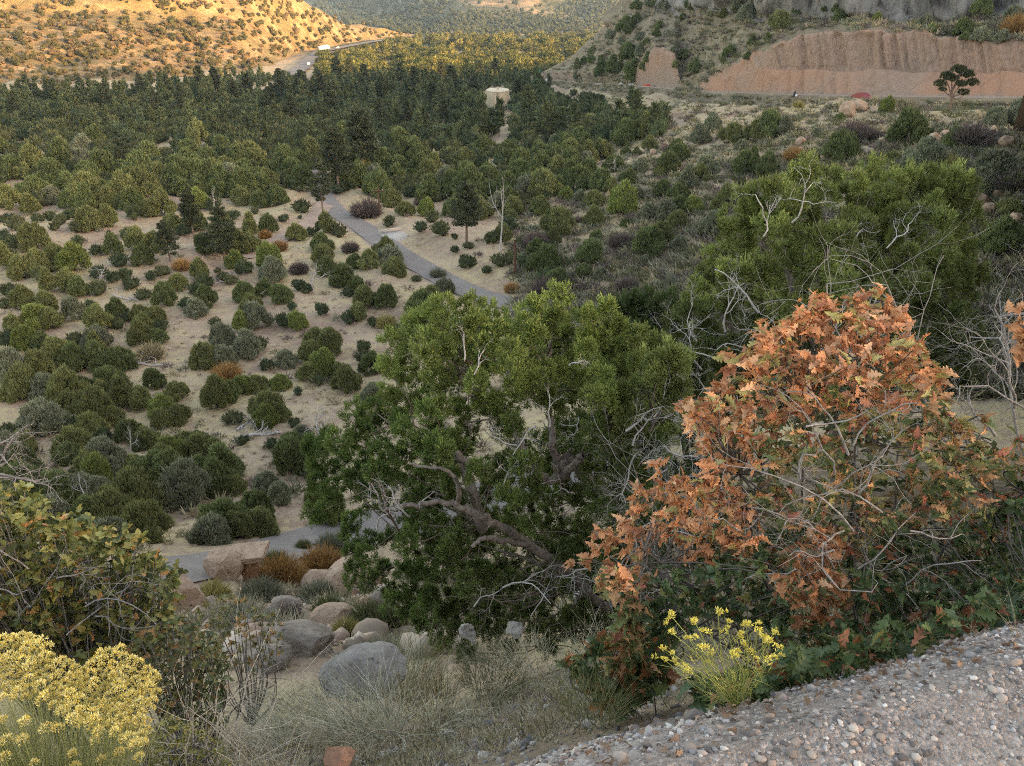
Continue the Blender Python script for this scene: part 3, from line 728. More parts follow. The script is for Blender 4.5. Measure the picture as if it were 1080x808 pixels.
# the slope above the terrace road, and by the cliff foot
UPPER = crop(560, 0, s5, [(730,140,50,'dark'),(710,190,60,'dark'),(870,310,70,'dark'),(930,385,80,'dark'),(820,370,50),(810,280,40),(540,150,110),(600,110,60),(460,200,60),(440,200,50),(660,240,60),(620,210,60),(400,400,110,'dark'),(460,390,110,'dark'),(580,380,120,'dark'),(560,300,110),(620,300,90),(500,380,70),(340,340,60),(400,330,50),(510,240,50),(545,290,90),(300,350,60),(260,380,60),(260,430,50),(350,290,50),(600,30,70),(660,20,60),(700,20,50),(900,20,70),(920,40,60),(860,100,50),(750,30,70),(660,340,60),(640,380,60),(580,430,90)])
UPPER += crop(740, 0, 6.218, [(180,340,100,'dark'),(330,280,80,'dark'),(230,60,110),(280,100,120),(350,50,90),(500,140,140,'olive'),(625,70,80,'dark'),(800,60,40,'dark'),(875,60,60,'dark'),(900,110,90),(430,250,60),(150,390,60),(140,100,60),(60,90,50),(300,370,60)])
UPPER += crop(900, 0, 5.983, [(145,110,60,'bright'),(490,180,60,'bright'),(690,185,120,'dark'),(805,50,130,'dark'),(800,225,110,'grey'),(450,140,80),(1000,110,120),(1060,80,60,'bright'),(700,230,60),(930,240,90,'grey')])
# the wood in the middle distance, row by row
rr_ = random.Random(5)
y = 100.0
while y < 205:
    w_ = 9 + (y - 100) * .13; x = -6 + rr_.uniform(0, 10)
    while x < 640 - (y > 190) * 40:
        if not (abs(x - 340) < 13 and 176 < y < 222) and not (abs(x - 525) < 18 and 94 < y < 130) and not (y > 185 and 0 < x < 60 and rr_.random() < .5):
            if rr_.random() < .88 and not (abs(x - 525) < 14 and y < 150): SH.append((x, y + rr_.uniform(-3, 3), w_ * rr_.uniform(.8, 1.45), None))
        x += w_ * rr_.uniform(.75, 1.15)
    y += 5.2 + (y - 100) * .045

ORD = ['first', 'second', 'third', 'fourth', 'fifth', 'sixth', 'seventh', 'eighth', 'ninth', 'tenth', 'eleventh', 'twelfth', 'thirteenth', 'fourteenth', 'fifteenth', 'sixteenth']
def zone(px, py, kind):
    if kind == 'upper':
        if px > 860: return 'on the ledge below the grey cliff'
        if px > 735: return 'on brushy slope left of orange cut'
        if px > 655: return 'on slope above pale cut wedge'
        return 'on far slope above hillside road'
    if kind == 'slope':
        if px > 860: return 'on stony slope below lone tree'
        if px > 740: return 'below the roadside edge and orange cut' if py < 175 else 'on slope behind tall green juniper'
        if py > 235: return 'on pale grass at slope foot'
        if px < 640: return 'low on slope right of tank' if py < 190 else 'on the slope above the wooden post'
        return 'midway up slope under terrace road'
    if py < 145: return 'left of the tan water tank' if px > 380 else 'in the wood under the sunlit hill'
    if py < 205:
        if px > 380: return 'in wood between paved bend and tank'
        if px > 200: return 'in wood left of far bend'
        return 'in the wood at the left edge'
    if px > 400:
        if py > 300: return 'on grass below middle road stretch'
        return 'on bank above road by post'
    if px > 290:
        if py < 300: return 'around dirt track left of road'
        if py < 440: return 'on the straw flat below the road curve'
        return 'just left of the big foreground juniper'
    if py < 275: return 'beside the upper bare clay strip' if px > 100 else 'left of the upper bare clay strip'
    if py < 350: return 'around small solitary pine on flat' if px > 110 else 'in thicket at left edge midway'
    if py < 430: return 'beside the fallen log clearing' if px > 150 else 'in dense clump at left edge'
    if py < 500: return 'around the brush pile clearing' if px > 180 else 'on the lower left clay flat'
    return 'above the sandstone boulders and paved road' if px > 190 else 'behind the yellowing oak at lower left'

POOL = []          # everything that becomes a single plant or goes into the mass beyond
def base_of(px, py, w, which):
    b = P(px, py + .36 * w, which)
    return b
for i, (px, py, w, tone) in enumerate(SH + SLOPE + UPPER):
    kind = 'valley' if i < len(SH) else ('slope' if i < len(SH) + len(SLOPE) else 'upper')
    b = base_of(px, py, w, 'VRL' if kind != 'upper' else 'R')
    if b is None: continue
    r = random.Random(i * 7 + 1)
    tn = tone or (r.choices(['olive', 'dark', 'grey', 'bright'], [5, 3, 1.0, 1.0] if py > 215 else [1.6, 6, .5, .15])[0] if kind == 'valley' else r.choices(['olive', 'dark', 'grey'], [3, 4, 3])[0])
    shp = r.choices(['round', 'domed', 'ragged', 'conical'], [4, 4, 3, 1 if w < 25 else .2])[0]
    W_ = w * b[1] / F * ((1.02 if py > 200 else 1.12) if kind == 'valley' else .95)
    POOL.append(dict(px=px, py=py, w=w, tone=tn, shp=shp, W=W_, loc=b[0], kind=kind, r=r))
def size_word(w, py):
    e = 9 + max(0, py - 100) * .07
    return 'small' if w < e * .62 else 'medium' if w < e * .95 else 'large' if w < e * 1.3 else 'broad'
val = sorted([p for p in POOL if p['kind'] == 'valley'], key=lambda p: -p['w'])
single = val[:312]; mass = val[312:]
sl_ = [p for p in POOL if p['kind'] != 'valley']
TONEW = {'olive': 'olive', 'dark': 'dark', 'grey': 'greyish', 'bright': 'bright'}
SHAPEW = {'round': 'round', 'domed': 'domed', 'ragged': 'ragged', 'conical': 'pointed'}
def plant_single(lst, name, cat, group, noun):
    byk = {}
    for p in lst:
        p['desc'] = '%s %s %s %s' % (size_word(p['w'], p['py']), SHAPEW[p['shp']], TONEW[p['tone']], noun)
        p['zone'] = zone(p['px'], p['py'], p['kind']); byk.setdefault((p['desc'], p['zone']), []).append(p)
    for (d, z), L in byk.items():
        L.sort(key=lambda p: p['px'])
        for k, p in enumerate(L):
            lab = d + ' ' + z + ('' if len(L) == 1 else ', %s from left' % ORD[min(k, 15)])
            o = thing(name, lab, cat, tuple(p['loc'] + np.array([0, 0, -.05])), group, p['r'].uniform(0, 6.28), (p['W'] * .5 * p['r'].uniform(.95, 1.1), p['W'] * .5, p['W'] * .5 * p['r'].uniform(.95, 1.25)))
            c = bpy.data.objects.new('crown', p['r'].choice(PROTO[(p['tone'], p['shp'])])); C.objects.link(c); c.parent = o
            if p['w'] > 16:
                s = bpy.data.objects.new('trunk', p['r'].choice(STUBS)); C.objects.link(s); s.parent = o
plant_single(single, 'juniper_tree', 'juniper', 'junipers and pinyons of the valley floor', 'juniper')
plant_single(sl_, 'slope_shrub', 'shrub', 'evergreen shrubs of the right-hand slope', 'shrub')

# ---- the mass of trees farther off (past the three hundred largest)
def low_tree(base, tip, n, conif=False):
    if conif: lb = [(0, 0, .9, .34, .34, .35), (0, 0, 1.35, .38, .38, .3), (.1, 0, 1.8, .3, .3, .32), (-.05, .05, 2.25, .2, .2, .3)]
    else: lb = rnd_lobes(5, .5, 1.35, .42, .6)
    g = crown_geo(lb, n, .34, .16, base, (.7, tip), core=.8)
    if conif: tube(g, [(0, 0, -.1), (0, 0, 1.0), (0, 0, 2.1)], [.035, .03, .02], 4, (.2, .15, .12))
    return g
def tree_mass(name, pts, sizes, protos, label=None):
    g = Geo(); pk = R.integers(0, len(protos), len(pts))
    for k, pr in enumerate(protos):
        s = np.where(pk == k)[0]
        if len(s) == 0: continue
        v = np.concatenate(pr.v); 
        c = np.concatenate(pr.c)
        M = rotz(R.uniform(0, 6.28, len(s))); sc = np.asarray(sizes)[s][:, None] * np.array([1, 1, 1]) * R.uniform(.85, 1.15, (len(s), 3))
        vv = np.einsum('nij,nkj->nki', M, v[None] * sc[:, None, :]) + np.asarray(pts)[s][:, None]
        n = len(s); off = g.n
        for fa, ca in zip(pr.f, pr.c):
            f = (fa[None] + (np.arange(n) * len(v))[:, None, None] + off).reshape(-1, fa.shape[1])
            g.f.append(f); g.c.append((ca[None] * R.uniform(.72, 1.25, (n, 1, 1))).reshape(-1, 3))
        g.v.append(vv.reshape(-1, 3)); g.n += n * len(v)
    o = g.build(name, m_jun); tag(o, kind='stuff')
    if label: o['label'] = label
    return o
LTD = [low_tree((.085, .11, .052), (.16, .19, .08), 260), low_tree((.075, .105, .055), (.14, .18, .085), 260), low_tree((.11, .125, .06), (.20, .21, .09), 260)]
LT = [low_tree(TONES['olive'][0], TONES['olive'][1], 260), low_tree(TONES['dark'][0], TONES['dark'][1], 260), low_tree(TONES['grey'][0], TONES['grey'][1], 260), low_tree(TONES['bright'][0], TONES['bright'][1], 240), low_tree(TONES['dark'][0], TONES['dark'][1], 200)]
PT = [low_tree((.07, .095, .05), (.13, .16, .08), 240, True), low_tree((.085, .105, .05), (.15, .17, .08), 240, True)]
tree_mass('far_wood', [p['loc'] for p in mass], [p['W'] * .5 for p in mass], LTD)
# wooded floor under the sunlit hill and the lit strip beyond
pts, sz, lit_p, lit_s, pine_p, pine_s = [], [], [], [], [], []
for k in range(3600):
    px = R.uniform(-180, 700); py = R.uniform(76, 118) if k % 3 else R.uniform(86, 150)
    if px > 555 and py < 92: continue
    if px > 580 and py < 118: continue
    if py < np.interp(px, [0, 60, 150, 200, 240], [108, 106, 100, 92, 84]) - 6 * R.random(): continue
    if abs(px - 325) < 22 and py < 84: continue
    if abs(px - 525) < 17 and 96 < py < 130 or abs(px - 525) < 13 and py < 143 and py > 96: continue
    if 262 < px < 292 and 92 < py < 104 or 340 < px < 352 and 88 < py < 98: continue
    b = P(px, py, 'VL')
    if b is None: continue
    s = R.uniform(1.5, 2.7)
    if R.random() < .22 + .2 * (py < 100): pine_p.append(b[0]); pine_s.append(R.uniform(2.0, 3.3) * (.85 if py < 92 else 1))
    else: pts.append(b[0]); sz.append(s)
tree_mass('middle_wood', pts, sz, LTD)
tree_mass('pine_wood', pine_p, pine_s, PT)
LIT = [low_tree((.085, .105, .035), (.15, .17, .06), 150), low_tree((.14, .14, .045), (.24, .22, .07), 150), low_tree((.06, .075, .03), (.10, .11, .05), 150)]
for k in range(2700):
    px = R.uniform(335, 640); py = R.uniform(38.5, 84)
    if vnoise(np.array([px * .06, py * .22, 0.]), 14) < -.45: continue
    if py < 45 and px < 470 - (py - 38) * 2 and R.random() < .6: continue
    if px < 430 and py < 60 - (px - 335) * .16: continue
    b = P(px, py, 'V')
    if b is None or b[1] > 2400: continue
    lit_p.append(b[0]); lit_s.append(R.uniform(1.8, 4.4) * (1 + .4 * (py < 50)))
tree_mass('cottonwood_belt', lit_p, lit_s, LIT)
# far slopes
fp, fs = [], []
for k in range(5200):
    px = R.uniform(330, 690); py = R.uniform(-4, 42)
    b = P(px, py, 'VFRL')
    if b is None or b[2] in 'RL' or b[1] < 1400: continue
    dens = .8 if py > 22 else .38 if not (470 < px < 600 and py < 12) else .06
    if R.random() > dens: continue
    fp.append(b[0]); fs.append(R.uniform(4, 8) * b[1] / 2300)
FT = [low_tree((.04, .055, .035), (.07, .09, .055), 40), low_tree((.055, .07, .045), (.085, .09, .06), 40)]
tree_mass('far_slope_wood', fp, fs, FT)
# scrub dotting the sunlit hill
hp, hs = [], []
for k in range(4200):
    px = R.uniform(-150, 440); py = R.uniform(-8, 90)
    b = P(px, py, 'VL')
    if b is None or b[2] != 'L' or b[1] > 1900: continue
    if py < 13 + px * .01 and px < 170 and R.random() < .7: continue
    dn = .55 + .45 * vnoise(np.array([px * .05, py * .12, 0.]), 4)
    if R.random() > dn: continue
    hp.append(b[0]); hs.append(R.uniform(.9, 2.4) * (b[1] / 650) ** .8 * (1.5 if R.random() < .15 else 1))
HT = [low_tree((.085, .08, .035), (.13, .12, .05), 90), low_tree((.06, .065, .03), (.10, .10, .045), 90), low_tree((.13, .10, .06), (.18, .14, .08), 80)]
tree_mass('hillside_scrub', hp, hs, HT)

# ---- low brush and dry grass everywhere on the open ground
def brush_mass(name, pts, sizes, kinds, PER=30, wk=.11):
    g = Geo(); kinds = np.array(kinds); pts = np.array(pts); sizes = np.array(sizes)
    pal = {'tan': ((.30, .25, .15), (.44, .37, .23)), 'sage': ((.17, .18, .12), (.27, .27, .19)), 'purple': ((.15, .115, .10), (.22, .17, .15)), 'olive': ((.10, .11, .05), (.17, .17, .08)), 'straw': ((.44, .36, .23), (.58, .50, .33)), 'silver': ((.36, .35, .26), (.50, .48, .37)), 'yellow': ((.36, .30, .07), (.5, .42, .1))}
    for kd in set(kinds):
        s = np.where(kinds == kd)[0]; per = PER if kd != 'straw' else PER // 2
        n = len(s) * per; idx = np.repeat(s, per)
        a = R.uniform(0, 6.283, n); q = np.sqrt(R.random(n)) * .5
        p = pts[idx] + np.stack([np.cos(a) * q, np.sin(a) * q, .15 * (1 - q)], -1) * sizes[idx][:, None]
        d = np.stack([np.cos(a) * q * 1.6, np.sin(a) * q * 1.6, .6 + 0 * a], -1) + R.normal(size=(n, 3)) * .3
        b_, t_ = pal[kd]; t = R.random((n, 1)); c = (np.array(b_) * (1 - t) + np.array(t_) * t) * R.uniform(.75, 1.2, len(sizes))[idx][:, None]
        L = sizes[idx] * R.uniform(.35, .75, n); w = sizes[idx] * (wk if kd != 'straw' else wk * .5) * R.uniform(.6, 1.4, n)
        scatter(g, SPR, TF3, p, frames(d), np.stack([w, L, w], -1), c)
    o = g.build(name, m_brush); tag(o, kind='stuff'); return o
def scatter_brush(name, n, box_, which, kw, size, cond=None):
    pp, ss, kk_ = [], [], []
    ks_, ws = list(kw), np.array(list(kw.values())); ws = ws / ws.sum()
    for _ in range(n):
        px = R.uniform(box_[0], box_[2]); py = R.uniform(box_[1], box_[3])
        b = P(px, py, 'VRLF')
        if b is None or b[2] not in which or (cond and not cond(px, py, b[0])): continue
        pp.append(b[0]); ss.append(R.uniform(*size)); kk_.append(R.choice(ks_, p=ws))
    return brush_mass(name, pp, ss, kk_)
allr = np.concatenate([RD, TR])
def off_road(px, py, b): return np.min(np.hypot(allr[:, 0] - b[0], allr[:, 1] - b[1])) > 3.6
def vfine(px, py, b): return off_road(px, py, b) and vnoise(b * .12, 91) > -.25
scatter_brush('dry_grass', 22000, (-60, 175, 900, 660), 'V', {'straw': 8, 'tan': 2, 'sage': .5}, (.14, .42), vfine)
scatter_brush('low_brush', 700, (-60, 190, 720, 640), 'V', {'purple': 2, 'sage': 2, 'tan': 1.5, 'olive': 1}, (.5, 1.2), vfine)
scatter_brush('slope_brush', 12000, (540, 103, 1250, 420), 'V', {'tan': 3, 'sage': 4, 'purple': 2.5, 'olive': 4, 'straw': 1.5}, (.5, 1.7))
scatter_brush('slope_brush_above_road', 6000, (560, -30, 1250, 100), 'R', {'tan': 4, 'sage': 3, 'purple': 2, 'olive': 3}, (.8, 2.2), lambda px, py, b: not (py > np.interp(px, X, cut_top) - 1.5 and ((668 < px < 714) or px > 738)) and py > np.interp(px, X, clb) - 1)
bp_, bs_, bk_ = [], [], []
for k in range(1500):
    i = int(R.integers(0, len(cR))); o_ = R.uniform(-4.2, 1.4); q = p0[i] + nrm_[i] * o_ + tg[i] * R.uniform(-1, 1); q[2] += -.9 * max(0, -o_) + .3
    bp_.append(q); bs_.append(R.uniform(.5, 1.3)); bk_.append(R.choice(['tan', 'sage', 'straw', 'purple', 'olive'], p=[.3, .3, .15, .1, .15]))
brush_mass('roadside_brush', bp_, bs_, bk_)
scatter_brush('river_brush', 900, (640, 140, 1250, 200), 'V', {'olive': 3, 'sage': 2}, (.6, 1.2))

# individually seen bushes and brush clumps
def bush(px, py, w, kind, label, name='bush', cat='bush', group=None, hs=1.0):
    b = P(px, py + .35 * w, 'VRLG'); W_ = w * b[1] / F
    o = bpy.data.objects.new(name, random.choice(BR[kind])); C.objects.link(o)
    o.location = tuple(b[0]); o.scale = (W_ * .8, W_ * .8, W_ * hs); o.rotation_euler = (0, 0, random.uniform(0, 6))
    return tag(o, label, cat, group)
for px, py, w, kd, lab in [
    (387, 219, 26, 'purple', 'purplish brown brush heap on the bank right of the road bend'), (370, 260, 15, 'purple', 'brown bush on straw grass below the road bend'),
    (444, 212, 12, 'purple', 'small brown bush high on the bank by the green junipers'), (295, 259, 14, 'rust', 'reddish bush right beside the dirt track'),
    (280, 247, 11, 'rust', 'small rusty bush left of the dirt track'), (192, 279, 15, 'rust', 'rust red bush beside the solitary small pine'),
    (316, 282, 16, 'purple', 'purple grey bush next to the pale dead tree'), (540, 303, 14, 'rust', 'reddish bush on the bank below the wooden post'),
    (577, 303, 30, 'purple', 'wide brownish bare bush where the road leaves view'), (565, 254, 22, 'purple', 'brown bare bush on the slope right of the post'),
    (408, 338, 18, 'yellow', 'golden bush beside the junipers below the road'), (94, 222, 10, 'purple', 'grey brown bush in the upper left thicket'),
    (655, 253, 22, 'purple', 'dark purple bush on pale grass of the right slope'), (567, 252, 20, 'purple', 'low brown bush on the slope edge beyond the snag'),
    (660, 299, 20, 'purple', 'brownish bush on pale grass near the green juniper'), (900, 138, 26, 'purple', 'brown bare brush left of the lone tree slope'),
    (1025, 143, 30, 'purple', 'purplish bare brush on the slope below the lone tree'), (918, 142, 18, 'purple', 'small purplish bush left below the lone tree'),
    (1068, 192, 26, 'purple', 'grey purple bare bush at the right edge'), (1002, 172, 19, 'yellow', 'yellow green bush standing out on the stony slope'),
    (838, 163, 18, 'rust', 'rusty bush on the slope below the orange cut'), (842, 110, 9, 'yellow', 'yellow bush at the road edge below the cut'),
    (1072, 28, 22, 'rust', 'rust coloured bush at the cliff foot, right edge'), (240, 392, 24, 'rust', 'reddish low brush beside the fallen log'),
    (462, 287, 14, 'sage', 'pale grey bush at the lower road edge'), (160, 370, 22, 'tan', 'straw coloured bush by the fallen log')]:
    bush(px, py, w, kd, lab)

# ---- ponderosa pines
def pine_geo(h, r, n, sparse=0.0, lean=.0, bare=.35, seed=0):
    gt, gc = Geo(), Geo()
    top = np.array([lean * h, 0, h]); pts_ = [np.array([0, 0, -.4])] + [top * k + np.array([.02, .015, 0]) * h * math.sin(k * 7 + seed) * k for k in np.linspace(.1, 1, 9)]
    tube(gt, pts_, np.linspace(r, r * .15, 10), 7)
    P_, D_ = [], []
    nb = 44
    for k in range(nb):
        f = bare + (1 - bare) * (k / nb) ** .9; z = f * h; a = 2.4 * k + R.uniform(-.4, .4)
        Lb = h * .21 * (1 - (max(0, f - .5) / .55) ** 1.5) * R.uniform(.55, 1.1) * (.6 + .4 * math.sin(min(1, (f - bare) / .2) * 1.57)) + .2
        c = np.array([lean * z, 0, z]); e = c + np.array([math.cos(a), math.sin(a), R.uniform(-.1, .35)]) * Lb
        tube(gt, [c, (c + e) / 2 + np.array([0, 0, -.05 * Lb]), e], [r * .22, r * .15, r * .05], 4)
        if R.random() < sparse: continue
        m = int(n / nb); t = R.uniform(.35, 1.05, m)[:, None]
        q = c + (e - c) * t + R.normal(size=(m, 3)) * Lb * np.array([.16, .16, .09]); P_.append(q)
        D_.append(unit(unit(e - c) * .5 + np.array([0, 0, .7]) + R.normal(size=(m, 3)) * .5))
    p = np.concatenate(P_); d = np.concatenate(D_); m = len(p)
    c = np.array((.080, .095, .052)) * (1 + .3 * vnoise(p * .8, 3)[:, None] + R.uniform(-.25, .25, (m, 1)))
    scatter(gc, SPR, TF3, p, frames(d), np.stack([.16 + 0 * R.random(m), R.uniform(.3, .6, m), .2 + 0 * R.random(m)], -1), c)
    return gt, gc
PINES = []
for k in range(4):
    gt, gc = pine_geo(10, .2, 6500, sparse=[0, .15, .45, .05][k], lean=[0, .03, .02, -.03][k], bare=[.38, .3, .3, .2][k], seed=k)
    PINES.append((gt.build('trunk', m_pbark, link=False).data, gc.build('crown', m_jun, link=False).data))
def pine(px, pyb, hpx, k, label, name='pine_tree', which='VRL', group='tall pines of the valley', flat=None):
    b = P(px, pyb, which); hm = hpx * b[1] / F / math.cos(PITCH - .2)
    o = thing(name, label, 'pine tree', tuple(b[0]), group, random.uniform(0, 6), (hm / 10 * (flat or 1), hm / 10 * (flat or 1), hm / 10))
    for nm, me in zip(('trunk', 'crown'), PINES[k]):
        c = bpy.data.objects.new(nm, me); C.objects.link(c); c.parent = o
    return o
pine(384, 192, 68, 0, 'tall dark pine right of the far road bend, bare lower trunk', flat=1.15)
pine(358, 205, 64, 1, 'tall pine standing where the paved road bends out of view', flat=1.1)
pine(341, 228, 50, 2, 'thin sparse pine in front of the grey road bend')
pine(180, 276, 38, 3, 'small solitary pine with bare stem on the bare clay flat', flat=1.25)
pine(492, 258, 62, 1, 'spreading pine with dark straight trunk above the paved road', flat=1.2)
pine(237, 275, 52, 3, 'broad grey green pine in the cluster left of the dirt track', flat=1.25)
pine(205, 252, 46, 1, 'pine left of the cluster near the dirt track')
b = P(1000, 119, 'VRL'); s_ = b[1] / F
o = thing('pine_tree', 'lone dark tree beside the road in front of the orange cut', 'pine tree', tuple(b[0]))
g = Geo(); tube(g, np.array([(0, 0, -1), (1, 0, 9), (-1, 0, 18), (2, 0, 30), (4, 0, 38)]) * s_, np.array([1.4, 1.2, 1.1, .7, .3]) * s_, 7)
for e in [(-13, 2, 24), (14, -2, 22), (12, 3, 15), (-9, 0, 30), (10, 0, 32), (-4, 3, 34)]: tube(g, np.array([(0, 0, 14), (e[0] * .5, e[1] * .5, e[2] * .75), e]) * s_, np.array([.7, .5, .25]) * s_, 5)
g.build('trunk', m_pbark, o)
lb = np.array([(-13, 0, 25, 5, 5, 3.4), (-8, 1, 31, 5.5, 5, 4), (1, 0, 37, 6, 5, 4), (9, 0, 33, 6, 5, 4.2), (15, -1, 26, 5, 5, 3.6), (11, 2, 17, 4.5, 4, 3), (-2, 2, 29, 5, 5, 3.5), (5, -2, 25, 4.5, 4, 3), (-10, 0, 20, 3, 3, 2)]) * s_
crown_geo(lb, 3600, .32, .13, (.075, .09, .045), (.5, (.13, .14, .07)), core=.6, gap=.55).build('crown', m_jun, o)
pine(133, 186, 40, 2, 'thin pine with pale trunk in the upper left wood')
pine(167, 128, 26, 2, 'slender pale trunked pine in the far left wood')
pine(248, 112, 24, 0, 'dark pine below the sunlit hill, left of the highway')
pine(115, 120, 26, 0, 'dark pine with visible trunk under the hill at left')
def zone4(x): return 'under the sunlit hill' if x < 300 else 'near the shaded end of the highway' if x < 400 else 'left of the water tank' if x < 515 else 'right of the water tank'
PL_ = [(212, 100, 22), (228, 104, 24), (262, 105, 20), (296, 108, 26), (318, 104, 22), (357, 92, 24), (372, 88, 20), (340, 110, 26), (384, 100, 24), (404, 108, 22), (425, 96, 22), (440, 105, 26), (468, 92, 20), (478, 104, 26), (523, 84, 17), (508, 90, 18), (500, 112, 24), (455, 118, 24), (352, 128, 28), (310, 132, 24), (285, 124, 24), (195, 122, 24), (180, 108, 20), (150, 104, 18), (90, 108, 18), (62, 112, 20), (30, 106, 18), (20, 128, 22), (545, 108, 18), (560, 116, 18), (400, 138, 26), (430, 140, 26), (470, 136, 24)]
for k, (px, py, h) in enumerate(PL_):
    zz = 'under the sunlit hill' if px < 300 else 'near the shaded end of the highway' if px < 400 else 'left of the water tank' if px < 515 else 'right of the water tank'
    nleft = sum(1 for q, r_, _h in PL_ if q < px and (r_ < 106) == (py < 106) and zone4(q) == zone4(px))
    pine(px + random.uniform(-2, 2), py, h * 1.15, k % 4 if k % 4 != 2 else 0, 'pine %s, %s from left in the %s row' % (zone4(px), ORD[nleft], 'rear' if py < 106 else 'front'))
# ---- dead trees, logs, brush pile
def snag(px, py, hpx, label, spread=.6, depth=3, upw=.12, name='dead_tree', lean=(0, 0, 1), r=.09, kids=(3, 5), which='VRL'):
    b = P(px, py, which); hm = hpx * b[1] / F
    g = Geo(); twig(g, (0, 0, -.1), lean, hm, r * hm * .35, depth, (1, 1, 1), .18 * spread / .6, upw, kids)
    o = g.build(name, m_grey); o.location = tuple(b[0]); return tag(o, label, 'dead tree')
snag(331, 309, 30, 'pale bare dead tree beside the purple bush left of the road', .9)
snag(285, 386, 24, 'whitish dead trunk between junipers near the straw clearing', .6, 2)
snag(54, 457, 22, 'white forked dead branches at the foot of the grey juniper', 1.0)
snag(527, 266, 58, 'tall leaning pale snag on the bank above the wooden post', .3, 2, .3, lean=(.12, 0, 1), r=.05)
snag(198, 530, 30, 'cluster of bare grey stems inside a rounded juniper', .7, 3, .4, kids=(4, 6))
snag(98, 305, 22, 'bare silvery dead tree in the left thicket', .9)
snag(225, 228, 18, 'grey leafless tree behind the cluster at the dirt track', .7)
snag(138, 480, 26, 'thin grey dead stems between lower left junipers', .5, 2, .4)
snag(600, 178, 14, 'small forked white snag low on the right slope', .8, 2)
snag(648, 182, 16, 'V shaped pale dead snag on the right slope', .8, 2)
snag(337, 470, 34, 'grey leafless brush behind the big foreground juniper', 1.1, 3, .1, kids=(4, 6))
snag(93, 535, 26, 'silver dead stems behind the yellowing oak', .8)
snag(570, 140, 12, 'tiny pale snag right of the water tank', .6, 2)
def log(pa, pb, r, label, br=3):
    a_, b_ = P(*pa)[0], P(*pb)[0]; g = Geo(); c_ = (a_ + b_) / 2
    ps = [a_ + (b_ - a_) * k + np.array([0, 0, r + .08 * math.sin(k * 9)]) - c_ for k in np.linspace(0, 1, 7)]
    tube(g, ps, np.linspace(r, r * .5, 7), 6)
    for k in range(br): twig(g, ps[R.integers(1, 6)], R.normal(size=3) * .6 + np.array([0, 0, .5]), 1.2, r * .4, 1, (1, 1, 1), .3)
    o = g.build('fallen_log', m_grey); o.location = tuple(c_); return tag(o, label, 'log')
log((263, 461), (298, 458), .14, 'pale fallen log at the base of the brush pile', 8)
log((250, 455), (270, 440), .10, 'grey fallen branch propped against the brush pile juniper', 10)
log((143, 385), (176, 387), .13, 'dark fallen log lying on the open clay clearing', 5)
log((119, 313), (146, 318), .12, 'fallen grey tree with upturned limbs in the left thicket', 12)
log((221, 300), (236, 298), .12, 'short log on bare soil left of the dead tree', 2)
log((255, 463), (280, 452), .08, 'thin grey limb crossing the brush pile', 9)

# ================================================================ MAN-MADE THINGS
# wooden posts
m_pole = wood_mat('creosoted_wood', (.09, .045, .03), (.16, .085, .06), 6)
def post(px, py0, py1, label, arm=False):
    b = P(px, py1, 'VR'); hm = (py1 - py0) * b[1] / F / math.cos(.4)
    o = thing('utility_pole', label, 'utility pole', tuple(b[0]), 'utility poles by the paved road')
    g = Geo(); tube(g, [(0, 0, -.3), (0, 0, hm * .5), (0, 0, hm)], [.17, .15, .13], 8); g.build('pole', m_pole, o)
    if arm:
        g = Geo(); box(g, (0, -.2, hm - .4), (2.0, .14, .14)); g.build('crossarm', m_pole, o)
        for sx in (-.8, .8):
            g = Geo(); tube(g, [(sx, -.2, hm - .33), (sx, -.2, hm - .12)], [.07, .05], 6); g.build('insulator', flat_mat('ceramic', (.4, .4, .38)), o)
    return o
post(543, 255, 291, 'plain reddish brown post on the bank above the paved road')
post(400.5, 201, 227, 'brown pole with short crossarm right of the road bend', True)

